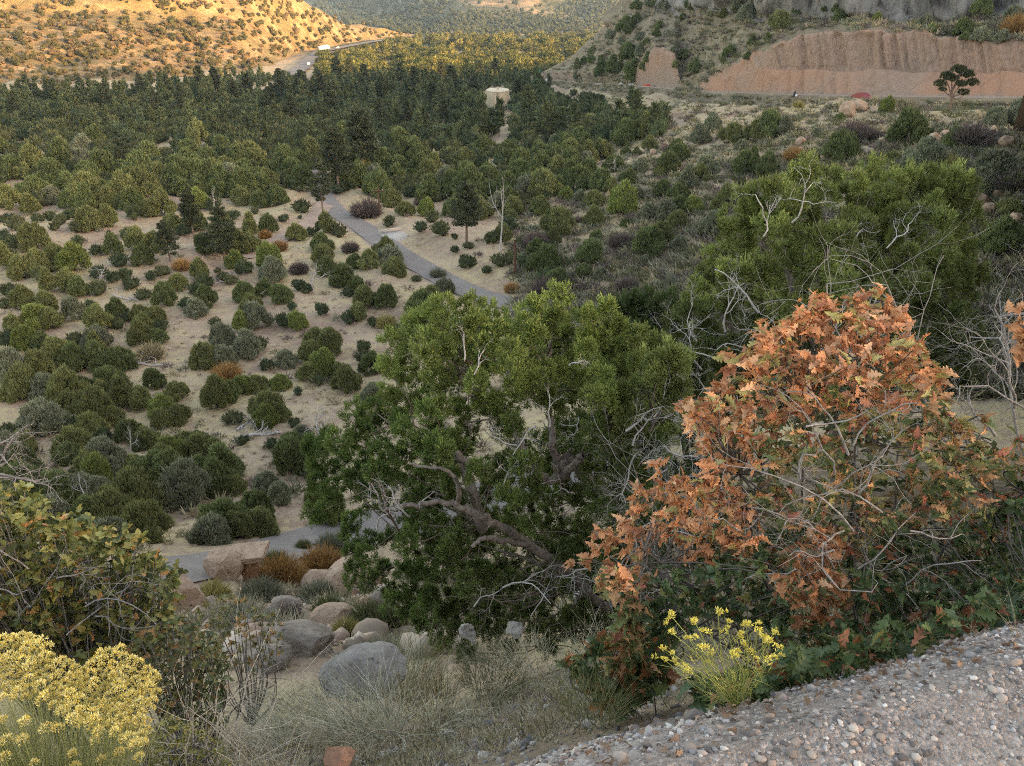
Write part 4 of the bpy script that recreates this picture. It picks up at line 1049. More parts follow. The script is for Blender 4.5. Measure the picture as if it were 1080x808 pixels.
# water tank
def water_tank():
    b = P(525, 119, 'V'); d_ = b[1]; r_ = 11.3 * d_ / F; h_ = 22 * d_ / F
    loc = b[0] + np.array([0, r_, -.6])
    o = thing('water_tank', 'tan cylindrical steel water tank standing among the trees', 'water tank', tuple(loc))
    m, t, out = nt('tank_paint'); tc = N(t, 'ShaderNodeTexCoord'); v = tc.outputs['Object']
    mp = N(t, 'ShaderNodeMapping'); mp.inputs['Scale'].default_value = (1, 1, .12); t.links.new(v, mp.inputs[0])
    nz = noise_node(t, mp.outputs[0], 1.2, 5, .6)
    pbsdf(t, out, ramp(t, nz, [(.3, (.40, .33, .23)), (.65, (.52, .44, .32))]), .6)
    a = np.linspace(0, 2 * math.pi, 49)[:-1]; g = Geo()
    rows = []
    for z in np.linspace(0, h_, 6): rows.append(np.stack([np.cos(a) * r_, np.sin(a) * r_, 0 * a + z], -1))
    G = np.array(rows); i, j = np.meshgrid(np.arange(len(G) - 1), np.arange(48), indexing='ij'); j2 = (j + 1) % 48
    g.add(G.reshape(-1, 3), np.stack([i * 48 + j, i * 48 + j2, (i + 1) * 48 + j2, (i + 1) * 48 + j], -1).reshape(-1, 4)); g.build('shell', m, o)
    g = Geo(); v = np.concatenate([np.stack([np.cos(a) * r_ * 1.02, np.sin(a) * r_ * 1.02, 0 * a + h_ - .05], -1), np.stack([np.cos(a) * r_ * 1.02, np.sin(a) * r_ * 1.02, 0 * a + h_ + .12], -1), [[0, 0, h_ + r_ * .1]]])
    k = np.arange(48); g.add(v[:96], np.stack([k, (k + 1) % 48, (k + 1) % 48 + 48, k + 48], -1)); g.add(v, np.stack([k + 48, (k + 1) % 48 + 48, 0 * k + 96], -1)); g.build('roof', m, o)
    g = Geo(); tube(g, [(0, 0, h_), (0, 0, h_ + r_ * .1 + .6)], .35, 10); g.add(np.array([(-.35, -.35, 0), (.35, -.35, 0), (.35, .35, 0), (-.35, .35, 0)]) + np.array([0, 0, h_ + r_ * .1 + .6]), [(0, 1, 2, 3)]); g.build('vent', m, o)
    g = Geo(); ml = flat_mat('ladder_steel', (.24, .17, .11))
    for sx in (-.25, .25): box(g, (sx, -r_ - .15, h_ / 2 + .4), (.07, .07, h_ - .4))
    for kz in np.arange(.6, h_, .4): box(g, (0, -r_ - .15, kz), (.5, .05, .05))
    g.build('ladder', ml, o)
    return o
water_tank()

# road sign on the terrace
b = P(567, 84, 'VR')
o = thing('road_sign', 'green highway sign on two posts at the end of the terrace road', 'road sign', tuple(b[0]), rz=0)
g = Geo(); box(g, (0, 0, 3.2), (2.6, .08, 1.8)); g.build('panel', flat_mat('sign_green', (.02, .26, .16), .5), o)
for sx in (-.9, .9):
    g = Geo(); box(g, (sx, .09, 1.3), (.12, .1, 3.4)); g.build('post', flat_mat('sign_post', (.3, .3, .3)), o)

def car(loc, rz, body_c, label, group=None, name='car', van=False):
    o = thing(name, label, 'car', tuple(loc), group, rz)
    mb = bpy.data.materials.get('paint_%.2f' % body_c[0]) or flat_mat('paint_%.2f' % body_c[0], body_c, .35, .5)
    g = Geo()
    prof = [(-2.15, .35), (-2.2, .8), (-2.05, 1.0), (-1.55, 1.06), (-1.0, 1.48), (.45, 1.5), (1.15, 1.08), (2.0, .95), (2.2, .7), (2.2, .35)]
    n = len(prof); v = []
    for sy, wi in ((-1, .9), (1, .9)):
        for x, z in prof: v.append((x, sy * (wi - (.16 if z > 1.2 else 0)), z))
    f4 = [(k, k + 1, n + k + 1, n + k) for k in range(n - 1)] + [(n - 1, 0, n, 2 * n - 1)]
    g.add(v, f4); g.add(v, [tuple(range(n))]); g.add(v, [tuple(range(2 * n - 1, n - 1, -1))])
    g.build('body', mb, o)
    mg = bpy.data.materials.get('car_glass') or flat_mat('car_glass', (.03, .035, .04), .15, .6)
    g = Geo(); box(g, (-.3, 0, 1.27), (1.5, 1.56, .26)); g.build('window', mg, o)
    mt = bpy.data.materials.get('car_tyre') or flat_mat('car_tyre', (.03, .03, .03), .9)
    for sx in (-1.35, 1.35):
        for sy in (-.82, .82):
            g = Geo(); tube(g, [(sx, sy - .11, .33), (sx, sy - .1, .33), (sx, sy + .1, .33), (sx, sy + .11, .33)], [.05, .33, .33, .05], 14); g.build('wheel', mt, o)
    return o
def on_terrace(px, across=4.6):
    k = int(np.argmin(np.abs(X - px))); tt = tg_[k]; return p0[k] + nrm_[k] * across + np.array([0, 0, .08]), math.atan2(tt[1], tt[0])
tg_ = unit(np.gradient(p0, axis=0))
l, a_ = on_terrace(888, 4.6); car(l, a_, (.22, .015, .02), 'red car passing behind the roadside boulder at the orange cut', 'cars on the hillside road')
l, a_ = on_terrace(669, 4.0); car(l, a_, (.55, .05, .03), 'bright red car on the road below the pale cut wedge', 'cars on the hillside road')
l, a_ = on_terrace(654, 3.4); car(l, a_, (.6, .6, .58), 'white car just left of the bright red car', 'cars on the hillside road')
l, a_ = on_terrace(640, 6.0); car(l, a_, (.45, .44, .40), 'light beige car farther along the hillside road', 'cars on the hillside road')
for k, (px, lab, c) in enumerate([(572, 'white car under the green road sign', (.65, .65, .65)), (560, 'grey car beyond the green road sign', (.3, .3, .32)), (552, 'dark car last along the far road end', (.1, .1, .12))]):
    l, a_ = on_terrace(px, 2.5); car(l, a_, c, lab, 'cars on the hillside road')

# motorcycle and rider
l, a_ = on_terrace(822, 3.6)
o = thing('motorcycle', 'black motorcycle with white fairing on the road below the cut', 'motorcycle', tuple(l), rz=a_)
mt = flat_mat('bike_black', (.02, .02, .02), .4); mw = flat_mat('bike_white', (.7, .7, .68), .4)
for sx in (-.75, .75):
    g = Geo(); a = np.linspace(0, 2 * math.pi, 19); tube(g, np.stack([sx + .28 * np.cos(a), 0 * a, .34 + .28 * np.sin(a)], -1), .06, 6); g.build('wheel', mt, o)
g = Geo(); tube(g, [(-.7, 0, .55), (-.3, 0, .75), (.2, 0, .85), (.5, 0, .7), (.75, 0, .36)], [.08, .16, .2, .12, .05], 8); g.build('frame', mt, o)
g = Geo(); v0, f0 = ICO[2]; g.add(v0 * np.array([.25, .2, .3]) + np.array([.55, 0, .95]), f0); g.build('fairing', mw, o, True)
g = Geo(); tube(g, [(.42, -.35, 1.12), (.5, 0, 1.08), (.42, .35, 1.12)], .025, 6); g.build('handlebar', mt, o)
def rider(loc, rz):
    J = {'pel': (-.25, 0, .98), 'chest': (-.08, 0, 1.35), 'neck': (-.02, 0, 1.52), 'head': (.02, 0, 1.68), 'top': (.03, 0, 1.80)}
    V = [J['pel'], J['chest'], J['neck'], J['head'], J['top']]; E = [(0, 1), (1, 2), (2, 3), (3, 4)]; Rr = [.16, .18, .07, .13, .11]
    for s in (-1, 1):
        b0 = len(V); V += [(-.05, .2 * s, 1.42), (.15, .3 * s, 1.2), (.38, .32 * s, 1.12), (-.2, .14 * s, .92), (.2, .22 * s, .78), (.0, .2 * s, .42), (.14, .2 * s, .36)]
        Rr += [.08, .055, .04, .11, .08, .055, .05]
        E += [(1, b0), (b0, b0 + 1), (b0 + 1, b0 + 2), (0, b0 + 3), (b0 + 3, b0 + 4), (b0 + 4, b0 + 5), (b0 + 5, b0 + 6)]
    me = bpy.data.meshes.new('person'); me.from_pydata(V, E, []); me.update()
    ob = bpy.data.objects.new('person', me); C.objects.link(ob)
    sk_ = ob.modifiers.new('skin', 'SKIN')
    for i, d in enumerate(me.skin_vertices[0].data): d.radius = (Rr[i], Rr[i]); d.use_root = (i == 0)
    ob.modifiers.new('sub', 'SUBSURF').levels = 1
    me.materials.append(flat_mat('rider_clothes', (.03, .03, .035), .7)); ob.location = tuple(loc); ob.rotation_euler = (0, 0, rz)
    return tag(ob, 'rider in dark clothes and helmet sitting on the motorcycle', 'person')
rider(l, a_)

# white lorry on the highway
i_ = int(np.argmin([abs((W / 2 + F * (q[0] / (q[1] * CP - q[2] * SP))) - 341) for q in HW]))
q = HW[i_]; tt = HW[i_ + 1] - HW[i_ - 1]
o = thing('lorry', 'white box lorry on the highway below the sunlit hill', 'lorry', tuple(q + np.array([0, 0, .05])), rz=math.atan2(tt[1], tt[0]) - .5)
mwh = flat_mat('lorry_white', (.8, .78, .74), .5); mdk = flat_mat('lorry_dark', (.04, .04, .04), .6)
g = Geo(); box(g, (0, 0, 2.6), (12.0, 2.6, 3.2)); g.build('box_body', mwh, o)
g = Geo(); box(g, (7.4, 0, 1.9), (2.2, 2.4, 2.4)); box(g, (8.55, 0, 2.3), (.05, 2.1, .9), (.1, .1, .1)); g.build('cab', mwh, o)
g = Geo(); box(g, (1, 0, .85), (15, 1.2, .25)); g.build('chassis', mdk, o)
for x in (-5, -3.8, 4.4, 7.4):
    for y_ in (-1.1, 1.1):
        g = Geo(); tube(g, [(x, y_ - .16, .5), (x, y_ - .15, .5), (x, y_ + .15, .5), (x, y_ + .16, .5)], [.05, .5, .5, .05], 12); g.build('wheel', mdk, o)
for k, (px, lab, c) in enumerate([(321, 'small white car on the highway in the shade', (.7, .7, .68)), (353, 'white car right of the lorry on the highway', (.72, .72, .7))]):
    i_ = int(np.argmin([abs((W / 2 + F * (q[0] / (q[1] * CP - q[2] * SP))) - px) for q in HW])); q = HW[i_]; tt = HW[i_ + 1] - HW[i_ - 1]
    car(q + np.array([3, 0, .05]), math.atan2(tt[1], tt[0]), c, lab, 'cars on the far highway')
# concrete drain apron and its headwall beside the road
b = P(418, 251, 'V'); g = Geo(); box(g, (0, 0, .1), (3.6, 5.0, .35)); box(g, (0, 2.6, .3), (3.6, .25, .8)); o = g.build('drain_apron', flat_mat('concrete', (.42, .38, .33), .9), None)
o.location = tuple(b[0]); o.rotation_euler = (0, 0, .5); tag(o, 'pale concrete drain apron on the upper side of the paved road', 'drain apron')
# ================================================================ FOREGROUND
def inpoly(px, py, poly):
    x0 = np.array([p[0] for p in poly], float); y0 = np.array([p[1] for p in poly], float)
    x1, y1 = np.roll(x0, -1), np.roll(y0, -1); px = np.asarray(px)[..., None]; py = np.asarray(py)[..., None]
    c = ((y0 > py) != (y1 > py)) & (px < (x1 - x0) * (py - y0) / (y1 - y0 + 1e-9) + x0)
    return c.sum(-1) % 2 == 1
def fill(poly, holes, n, sep):
    """points spread through an outline, no two nearer than sep"""
    P_ = []; a = np.array(poly); lo, hi = a.min(0), a.max(0); tries = 0
    while len(P_) < n and tries < n * 60:
        tries += 1
        q = R.uniform(lo, hi)
        if not inpoly(q[0], q[1], poly) or any(np.hypot(q[0] - h[0], (q[1] - h[1]) / (h[3] if len(h) > 3 else 1)) < h[2] for h in holes): continue
        if P_ and np.min(np.hypot(*(np.array(P_) - q).T)) < sep: continue
        P_.append(q)
    return np.array(P_)
m_fol = leaf_mat('scale_leaf_sprays', trans=.2, rnd=0, rough=.6, spec=.25, nsc=2)
SPG = np.array([(-.5, 0, 0), (.5, 0, 0), (.35, .6, .1), (0, 1, 0), (-.35, .6, .1)]); SPGF = np.array([(0, 1, 2), (0, 2, 3), (0, 3, 4)])

def hero_tree(name, label, cat, base, skeleton, lobes, tone_fn, tufts=24, sprigs=46, tl=.03, tw=.011, tuft_r=.06, bark=None, dead=(), group=None, core=.5):
    base = np.array(base)
    o = thing(name, label, cat, tuple(base), group)
    g = Geo(); SK_ = []
    for pl_, r0, r1 in skeleton:
        q = spline(np.array([pt(x, y, Y) for x, y, Y in pl_]), 7)
        q = q + R.normal(size=q.shape) * r0 * .25
        tube(g, q - base, np.linspace(r0, r1, len(q)), 9); SK_.append(q)
    g.build('trunk', bark or m_bark, o, True)
    SKP = np.concatenate(SK_)
    gb = Geo(); gf = Geo()
    ctr = np.array([l[:3] for l in lobes]).mean(0)
    for li, l in enumerate(lobes):
        c, r = np.array(l[:3]), l[3]
        dd = np.linalg.norm(SKP - c, axis=1) + .6 * np.maximum(0, SKP[:, 2] - c[2] + .2); s = SKP[R.choice(np.argsort(dd)[:8])]
        if li % 3 == 0:
            dl = np.linalg.norm(c - s); q1 = s * .67 + c * .33 + R.normal(size=3) * .14 * dl; q2 = s * .33 + c * .67 + R.normal(size=3) * .14 * dl
            tube(gb, spline([s, q1, q2, c], 4) - base, np.linspace(.011, .005, 13), 5, (.7, .65, .6))
        for _ in range(3): twig(gb, c - base, unit(R.normal(size=3) + np.array([0, 0, .3])), r * 1.1, .007, 1, (.9, .85, .8), .35)
        # tufts on the lobe
        d = unit(R.normal(size=(tufts, 3))); d[:, 2] = np.where(d[:, 2] < -.5, -d[:, 2], d[:, 2])
        d[:, 1] = np.where(d[:, 1] > .6, -d[:, 1], d[:, 1])
        tc_ = c + d * r * R.uniform(.62, 1.12, (tufts, 1)) * np.array([.92, .92, 1.15])
        n = tufts * sprigs; ti = np.repeat(np.arange(tufts), sprigs)
        e = unit(R.normal(size=(n, 3))); p = tc_[ti] + e * tuft_r * R.uniform(.1, 1, (n, 1)) * np.array([.8, .8, 1.15])
        dr = unit(d[ti] * .6 + e * .7 + np.array([0, 0, .75]) + R.normal(size=(n, 3)) * .25)
        col = np.array(tone_fn(l)) * (1 + R.uniform(-.18, .18, (tufts, 1)))[ti]
        k = np.clip(((p - tc_[ti]) @ np.array([0, 0, 1.])) / tuft_r, -1, 1)[:, None]
        col = col * (1 + R.uniform(-.22, .22, (n, 1))); tip = R.random((n, 1)) ** 2
        col = col * (1 - tip * .5) + np.array([.26, .29, .09]) * tip * .5 * (col.mean(1, keepdims=True) / .12)
        scatter(gf, SPR, TF3, p - base, frames(dr), np.stack([tw * R.uniform(.7, 1.4, n), tl * R.uniform(.6, 1.3, n), tw + 0 * ti], -1), col)
        if core:
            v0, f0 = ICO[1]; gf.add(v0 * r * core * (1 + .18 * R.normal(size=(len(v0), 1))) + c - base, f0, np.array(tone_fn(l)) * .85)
    gb.build('branch', m_bark, o, True)
    gf.build('foliage', m_fol, o)
    if dead:
        gd = Geo()
        for (x, y, Y, dx, dy, L, r, dep) in dead:
            p = pt(x, y, Y); dv_ = pt(x + dx, y + dy, Y) - p; dv_ = unit(dv_)
            twig(gd, p - base, dv_, L, r, dep, (1, 1, 1), .3, .02, (3, 5))
        gd.build('dead_branch', m_grey, o)
    return o

def lobes_from(poly, holes, n, sep, Y, dY, rpx, extra=()):
    q = fill(poly, holes, n, sep); out = []
    c = q.mean(0); ext = np.abs(q - c).max(0)
    for x, y in q:
        e = min(1, math.hypot((x - c[0]) / ext[0], (y - c[1]) / ext[1]))
        YY = Y - dY * math.sqrt(max(0, 1 - e * e)) * R.uniform(-.9, 1.0)
        p = pt(x, y, YY); r = rpx * R.uniform(.75, 1.2) * YY * .95 / F * 1.05
        out.append((*p, r, x, y))
    for x, y, rp in extra:
        YY = Y + R.uniform(-.3, .3); out.append((*pt(x, y, YY), rp * YY * .95 / F, x, y))
    return out

# ---- the big juniper in the middle
polyM = [(418, 352), (440, 338), (462, 322), (500, 322), (530, 345), (552, 322), (585, 308), (612, 322), (640, 326), (655, 350), (690, 360), (722, 372), (728, 410), (715, 450), (690, 480), (700, 560), (690, 640), (640, 668), (560, 690), (480, 690), (450, 668), (405, 640), (372, 610), (372, 570), (345, 548), (322, 545), (330, 500), (328, 462), (365, 440), (405, 420), (395, 390)]
holesM = [(528, 408, 15), (562, 448, 18, 1.2), (520, 474, 19, .8), (605, 500, 12), (702, 500, 20), (690, 600, 18), (595, 545, 10), (668, 470, 10), (540, 515, 12), (350, 575, 18), (398, 556, 24, .6), (645, 575, 9)]
YM = 8.3
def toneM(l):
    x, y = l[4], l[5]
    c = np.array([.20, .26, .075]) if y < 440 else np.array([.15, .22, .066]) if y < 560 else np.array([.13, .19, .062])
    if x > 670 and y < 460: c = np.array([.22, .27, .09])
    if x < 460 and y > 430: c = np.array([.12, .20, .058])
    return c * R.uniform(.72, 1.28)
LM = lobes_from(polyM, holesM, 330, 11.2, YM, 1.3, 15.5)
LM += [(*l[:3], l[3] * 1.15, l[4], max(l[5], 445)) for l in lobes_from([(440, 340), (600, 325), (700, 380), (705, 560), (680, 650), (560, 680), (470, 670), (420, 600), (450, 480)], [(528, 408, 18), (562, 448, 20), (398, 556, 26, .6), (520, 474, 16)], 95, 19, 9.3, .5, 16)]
skM = [([(712, 640, 8.3), (690, 592, 8.2), (655, 548, 8.1), (622, 508, 8.2), (598, 480, 8.2)], .085, .065),
       ([(600, 482, 8.2), (585, 506, 8.0), (570, 500, 7.9), (556, 478, 7.9), (538, 450, 8.0), (520, 425, 8.1), (505, 400, 8.2), (490, 370, 8.3)], .05, .018),
       ([(590, 505, 8.1), (583, 470, 8.0), (580, 440, 8.2), (577, 415, 8.3), (578, 380, 8.4), (585, 345, 8.5)], .045, .016),
       ([(593, 505, 8.1), (606, 490, 7.8), (614, 480, 7.7)], .05, .035), ([(614, 505, 8.1), (625, 490, 8.3), (640, 455, 8.5), (650, 410, 8.6)], .04, .015),
       ([(640, 640, 7.9), (560, 575, 7.5), (525, 553, 7.3), (500, 540, 7.2), (478, 532, 7.2), (440, 532, 7.2), (405, 540, 7.2)], .055, .02),
       ([(482, 533, 7.2), (484, 515, 7.1), (476, 500, 7.1), (462, 494, 7.1), (432, 490, 7.2)], .028, .012),
       ([(560, 575, 7.5), (530, 570, 7.2), (510, 568, 7.0), (498, 575, 6.9)], .035, .018),
       ([(512, 425, 8.1), (500, 420, 8.0), (492, 408, 8.0), (485, 395, 8.0)], .03, .015), ([(495, 495, 7.8), (488, 485, 7.7), (470, 470, 7.8), (440, 460, 7.9)], .05, .02),
       ([(510, 560, 7.6), (500, 525, 7.6), (492, 500, 7.7), (478, 478, 7.8)], .06, .045)]
deadM = [(432, 545, 7.1, -30, -30, .45, .012, 3), (405, 540, 7.2, -25, -20, .4, .010, 3), (410, 542, 7.2, -30, 5, .45, .010, 3), (440, 540, 7.1, 15, -25, .3, .008, 2), (545, 470, 7.3, -40, -6, .45, .012, 3), (565, 450, 7.2, -25, 20, .4, .011, 3),
         (558, 485, 7.2, -30, 4, .4, .012, 2), (580, 450, 7.3, 15, -20, .35, .010, 3), (610, 440, 7.4, 15, 20, .3, .009, 3), (640, 430, 7.4, -10, 20, .3, .009, 3), (655, 440, 7.4, 20, -15, .35, .009, 3), (490, 380, 7.4, 5, -22, .3, .009, 3), (500, 395, 7.3, 12, -25, .3, .010, 2),
         (600, 385, 7.3, 10, -20, .25, .008, 3), (530, 620, 7.0, 45, -50, .7, .011, 2), (500, 640, 6.9, 18, -22, .4, .010, 3), (640, 620, 7.1, -18, -40, .45, .012, 3), (620, 600, 7.1, -20, 8, .4, .010, 3), (645, 640, 7.1, -6, -45, .4, .009, 3), (625, 560, 7.2, 20, 25, .5, .010, 3),
         (690, 440, 7.3, 8, -40, .5, .012, 3), (660, 455, 7.2, 30, -20, .4, .014, 2), (670, 480, 7.2, -25, 20, .5, .010, 3), (700, 470, 7.1, 30, 12, .5, .011, 3), (695, 500, 7.1, 30, -20, .5, .010, 3), (690, 540, 7.0, 20, 40, .6, .010, 3), (670, 600, 7.0, -22, -30, .5, .010, 3), (660, 640, 6.9, 4, -60, .5, .010, 3), (680, 650, 6.9, 10, -50, .5, .010, 3), (560, 650, 6.9, 30, -18, .4, .009, 3), (600, 520, 7.3, -18, -12, .3, .008, 3)]
zb = pt(712, 650, 8.3); zb[2] = float(zfg(np.array(zb[0]), np.array(zb[1])))
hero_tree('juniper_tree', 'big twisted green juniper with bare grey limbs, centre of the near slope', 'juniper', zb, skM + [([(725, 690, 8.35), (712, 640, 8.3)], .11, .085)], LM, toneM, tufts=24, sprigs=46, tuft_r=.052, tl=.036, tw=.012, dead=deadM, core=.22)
# second trunk to its right, half dead
skS = [([(672, 650, 7.7), (668, 600, 7.6), (668, 540, 7.6), (664, 500, 7.6), (667, 455, 7.7), (672, 430, 7.8)], .035, .015), ([(668, 520, 7.6), (650, 480, 7.6), (640, 450, 7.6)], .02, .01), ([(667, 480, 7.6), (690, 445, 7.6), (705, 425, 7.6)], .025, .012)]
LS = lobes_from([(640, 420), (662, 418), (680, 440), (665, 462), (645, 450)], [], 8, 11, 7.6, .3, 14) + lobes_from([(690, 375), (715, 372), (722, 410), (700, 425), (685, 405)], [], 10, 12, 7.4, .3, 15)
zb = pt(672, 655, 7.7); zb[2] = float(zfg(np.array(zb[0]), np.array(zb[1])))
hero_tree('juniper_tree', 'slim half dead juniper with brown trunk right beside the twisted one', 'juniper', zb, skS, LS, lambda l: np.array([.20, .24, .08]) * R.uniform(.85, 1.15), tufts=20, sprigs=46, tuft_r=.055, tl=.034, tw=.012, dead=[(664, 500, 7.3, 30, -30, .5, .010, 3), (668, 520, 7.3, -20, -20, .4, .009, 3), (668, 560, 7.2, 35, -10, .6, .010, 3), (668, 580, 7.2, -30, -10, .4, .009, 3), (667, 470, 7.3, 25, -50, .6, .011, 3), (668, 600, 7.2, 30, 25, .5, .009, 3), (668, 620, 7.1, 30, -30, .6, .009, 3), (700, 520, 7.1, 30, -6, .6, .009, 3), (705, 560, 7.0, 35, 5, .6, .009, 3)])

# ---- juniper behind on the right, and a darker one between
polyN = [(690, 372), (706, 345), (722, 318), (741, 290), (752, 262), (768, 238), (782, 212), (805, 205), (823, 190), (852, 184), (880, 196), (905, 184), (938, 190), (968, 188), (994, 192), (1020, 198), (1024, 225), (1016, 255), (1027, 285), (1023, 327), (1036, 360), (1020, 400), (960, 430), (880, 440), (800, 440), (760, 420), (715, 408)]
holesN = [(876, 220, 16, .8), (872, 238, 12), (840, 242, 13, .7), (890, 268, 15, .7), (985, 252, 14, .7), (955, 205, 9), (818, 262, 10), (925, 350, 12, .7), (1000, 350, 11), (780, 225, 6), (830, 300, 12), (985, 300, 10), (900, 310, 12), (760, 350, 14)]
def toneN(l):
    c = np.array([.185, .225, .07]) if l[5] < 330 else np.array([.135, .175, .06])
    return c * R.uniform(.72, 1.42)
YN = 12.0
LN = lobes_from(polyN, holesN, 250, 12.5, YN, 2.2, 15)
skN = [([(885, 560, 12.3), (880, 470, 12.2), (870, 400, 12.1), (850, 340, 12.0), (830, 290, 12.0), (800, 250, 12.1)], .14, .03), ([(880, 450, 12.2), (915, 380, 12.0), (940, 310, 12.0), (955, 250, 12.1)], .09, .025), ([(870, 400, 12.1), (800, 370, 11.6), (760, 330, 11.5)], .07, .02), ([(905, 400, 12), (970, 360, 11.8), (1000, 310, 11.8)], .06, .02), ([(850, 340, 12), (865, 280, 12), (880, 230, 12)], .05, .02)]
zb = pt(885, 565, 12.3); zb[2] = float(zfg(np.array(zb[0]), np.array(zb[1])))
deadN = [(805, 250, 10.3, 20, -30, .6, .012, 3), (835, 235, 10.3, 15, -35, .6, .012, 3), (765, 350, 10.0, -12, -40, .7, .014, 3), (800, 330, 10.0, -15, -40, .8, .014, 3), (820, 330, 10.0, -30, 20, .7, .012, 3), (775, 380, 9.9, -30, -12, .8, .013, 3), (740, 390, 9.9, -30, -30, .7, .012, 3), (735, 360, 10.0, -15, -30, .6, .010, 3), (795, 390, 9.9, -20, -50, .9, .012, 3), (760, 420, 9.8, -40, -20, .8, .012, 3), (880, 265, 10.2, 20, -5, .5, .011, 3), (935, 262, 10.2, 12, -30, .6, .012, 3)]
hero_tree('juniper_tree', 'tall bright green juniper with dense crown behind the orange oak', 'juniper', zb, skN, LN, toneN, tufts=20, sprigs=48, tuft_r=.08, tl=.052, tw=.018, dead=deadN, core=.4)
polyD = [(648, 330), (668, 312), (700, 318), (728, 312), (742, 330), (760, 372), (752, 412), (720, 420), (690, 372), (660, 368)]
LD = lobes_from(polyD, [], 34, 13, 15.5, .8, 16)
zb = pt(700, 545, 15.5); zb[2] = float(zfg(np.array(zb[0]), np.array(zb[1])))
polyE = [(676, 430), (700, 415), (745, 420), (770, 440), (770, 560), (730, 600), (680, 590), (672, 500)]
LE = lobes_from(polyE, [(720, 520, 10)], 46, 13, 12.5, .7, 15)
zE = pt(722, 600, 12.5); zE[2] = float(zfg(np.array(zE[0]), np.array(zE[1])))
hero_tree('juniper_tree', 'dark low juniper seen through grey twigs between the big junipers and orange oak', 'juniper', zE, [([(722, 640, 12.5), (724, 540, 12.5), (722, 470, 12.5)], .1, .03)], LE, lambda l: np.array([.10, .14, .055]) * R.uniform(.7, 1.3), tufts=14, sprigs=40, tuft_r=.09, tl=.06, tw=.02, core=.5)
hero_tree('juniper_tree', 'dark green juniper tucked between the twisted and the tall bright juniper', 'juniper', zb, [([(700, 560, 15.5), (702, 450, 15.5), (700, 370, 15.5)], .12, .04)], LD, lambda l: np.array([.085, .13, .05]) * R.uniform(.8, 1.2), tufts=16, sprigs=44, tuft_r=.11, tl=.07, tw=.024, core=.5)

# ---- leaves of the scrub oak
def oak_leaf(nl=3, n=10):
    s = np.linspace(0, 1, n); env = np.sin(np.pi * s ** .8) ** .8 * .34 + .02
    wv = env * (1 + .55 * np.cos(s * nl * 2 * np.pi + 2.6)); wv[0] = .02; wv[-1] = .03
    L = np.stack([-wv, s + .05 * np.cos(s * nl * 2 * np.pi), .22 * wv - .25 * s * s], -1); Rr = L * np.array([-1, 1, 1]); Cn = np.stack([0 * s, s, -.25 * s * s], -1)
    v = np.concatenate([L, Cn, Rr]); k = np.arange(n - 1)
    f = np.concatenate([np.stack([k, k + n, k + n + 1, k + 1], -1), np.stack([k + n, k + 2 * n, k + 2 * n + 1, k + n + 1], -1)])
    return v, f
OLV, OLF = oak_leaf(4, 19)
OLV2, OLF2 = oak_leaf(2, 7)
m_oak = leaf_mat('oak_leaves', trans=.22, rnd=0, rough=.5, spec=.3, nsc=9)
def leaves(g, tips, dirs, per, L, colfn, tv=OLV, tf=OLF, droop=.3, spread=.8, wd=1.0):
    n = len(tips) * per; ti = np.repeat(np.arange(len(tips)), per)
    d = unit(dirs[ti] + R.normal(size=(n, 3)) * spread + np.array([0, 0, -droop]))
    p = tips[ti] + R.normal(size=(n, 3)) * L * .22
    roll = unit(R.normal(size=(n, 3)) * .8 + np.array([1.2, 0, 0]))
    M = frames(d, roll)
    # turn the blade so that its upper face looks up or outwards
    flip = M[:, 2, 2] < 0
    M[flip, :, 0] *= -1; M[flip, :, 2] *= -1
    s = L * R.uniform(.55, 1.25, n)
    scatter(g, tv, tf, p, M, np.stack([s * wd * R.uniform(.8, 1.15, n), s, s * R.uniform(.6, 3.2, n)], -1), colfn(ti, n))

polyO = [(616, 590), (640, 562), (668, 540), (690, 515), (720, 500), (752, 488), (735, 452), (738, 425), (765, 412), (785, 395), (800, 372), (818, 350), (850, 334), (880, 332), (905, 324), (935, 328), (956, 345), (968, 372), (980, 400), (1000, 440), (1035, 468), (1085, 480), (1120, 500), (1120, 660), (1020, 660), (940, 668), (870, 690), (820, 700), (800, 660), (760, 640), (730, 655), (700, 700), (640, 700), (655, 640), (630, 615)]
holesO = [(870, 450, 26, .7), (915, 480, 30, .7), (850, 510, 22, .7), (945, 520, 26, .7), (885, 545, 22, .7), (965, 440, 14), (1040, 520, 13), (990, 560, 18), (800, 560, 16, .6), (770, 470, 12), (730, 560, 12, .6), (1010, 470, 10), (792, 505, 20, .8), (742, 615, 12), (832, 425, 10), (690, 625, 12)]
q = fill(polyO, holesO, 700, 8.6)
b_ = np.array(polyO[:23], float); kb_ = R.integers(0, 22, 70); tb_ = R.random((70, 1)); q = np.concatenate([q, b_[kb_] * (1 - tb_) + b_[kb_ + 1] * tb_ + R.normal(size=(70, 2)) * np.array([9, 9]) + np.array([0, -5])])
c_ = np.array([870, 510])
e = np.clip(np.hypot((q[:, 0] - 870) / 270, (q[:, 1] - 520) / 200), 0, 1)
YO = 3.05 - .55 * np.sqrt(1 - e * e) * R.uniform(.25, 1.0, len(q))
YO = np.where(q[:, 1] > 600, np.minimum(YO, 2.55 + R.uniform(-.25, .2, len(q))), YO)
YO = np.where((q[:, 0] < 740) & (q[:, 1] > 630), 2.45, YO)
tipsO = pt(q[:, 0], q[:, 1], YO)
for i in range(len(tipsO)):
    zg = float(zfg(np.array(tipsO[i, 0]), np.array(tipsO[i, 1])))
    if tipsO[i, 2] < zg + .05: tipsO[i] *= .97
ctrO = pt(880, 640, 2.9)
dirO = unit(tipsO - ctrO + R.normal(size=tipsO.shape) * .25)
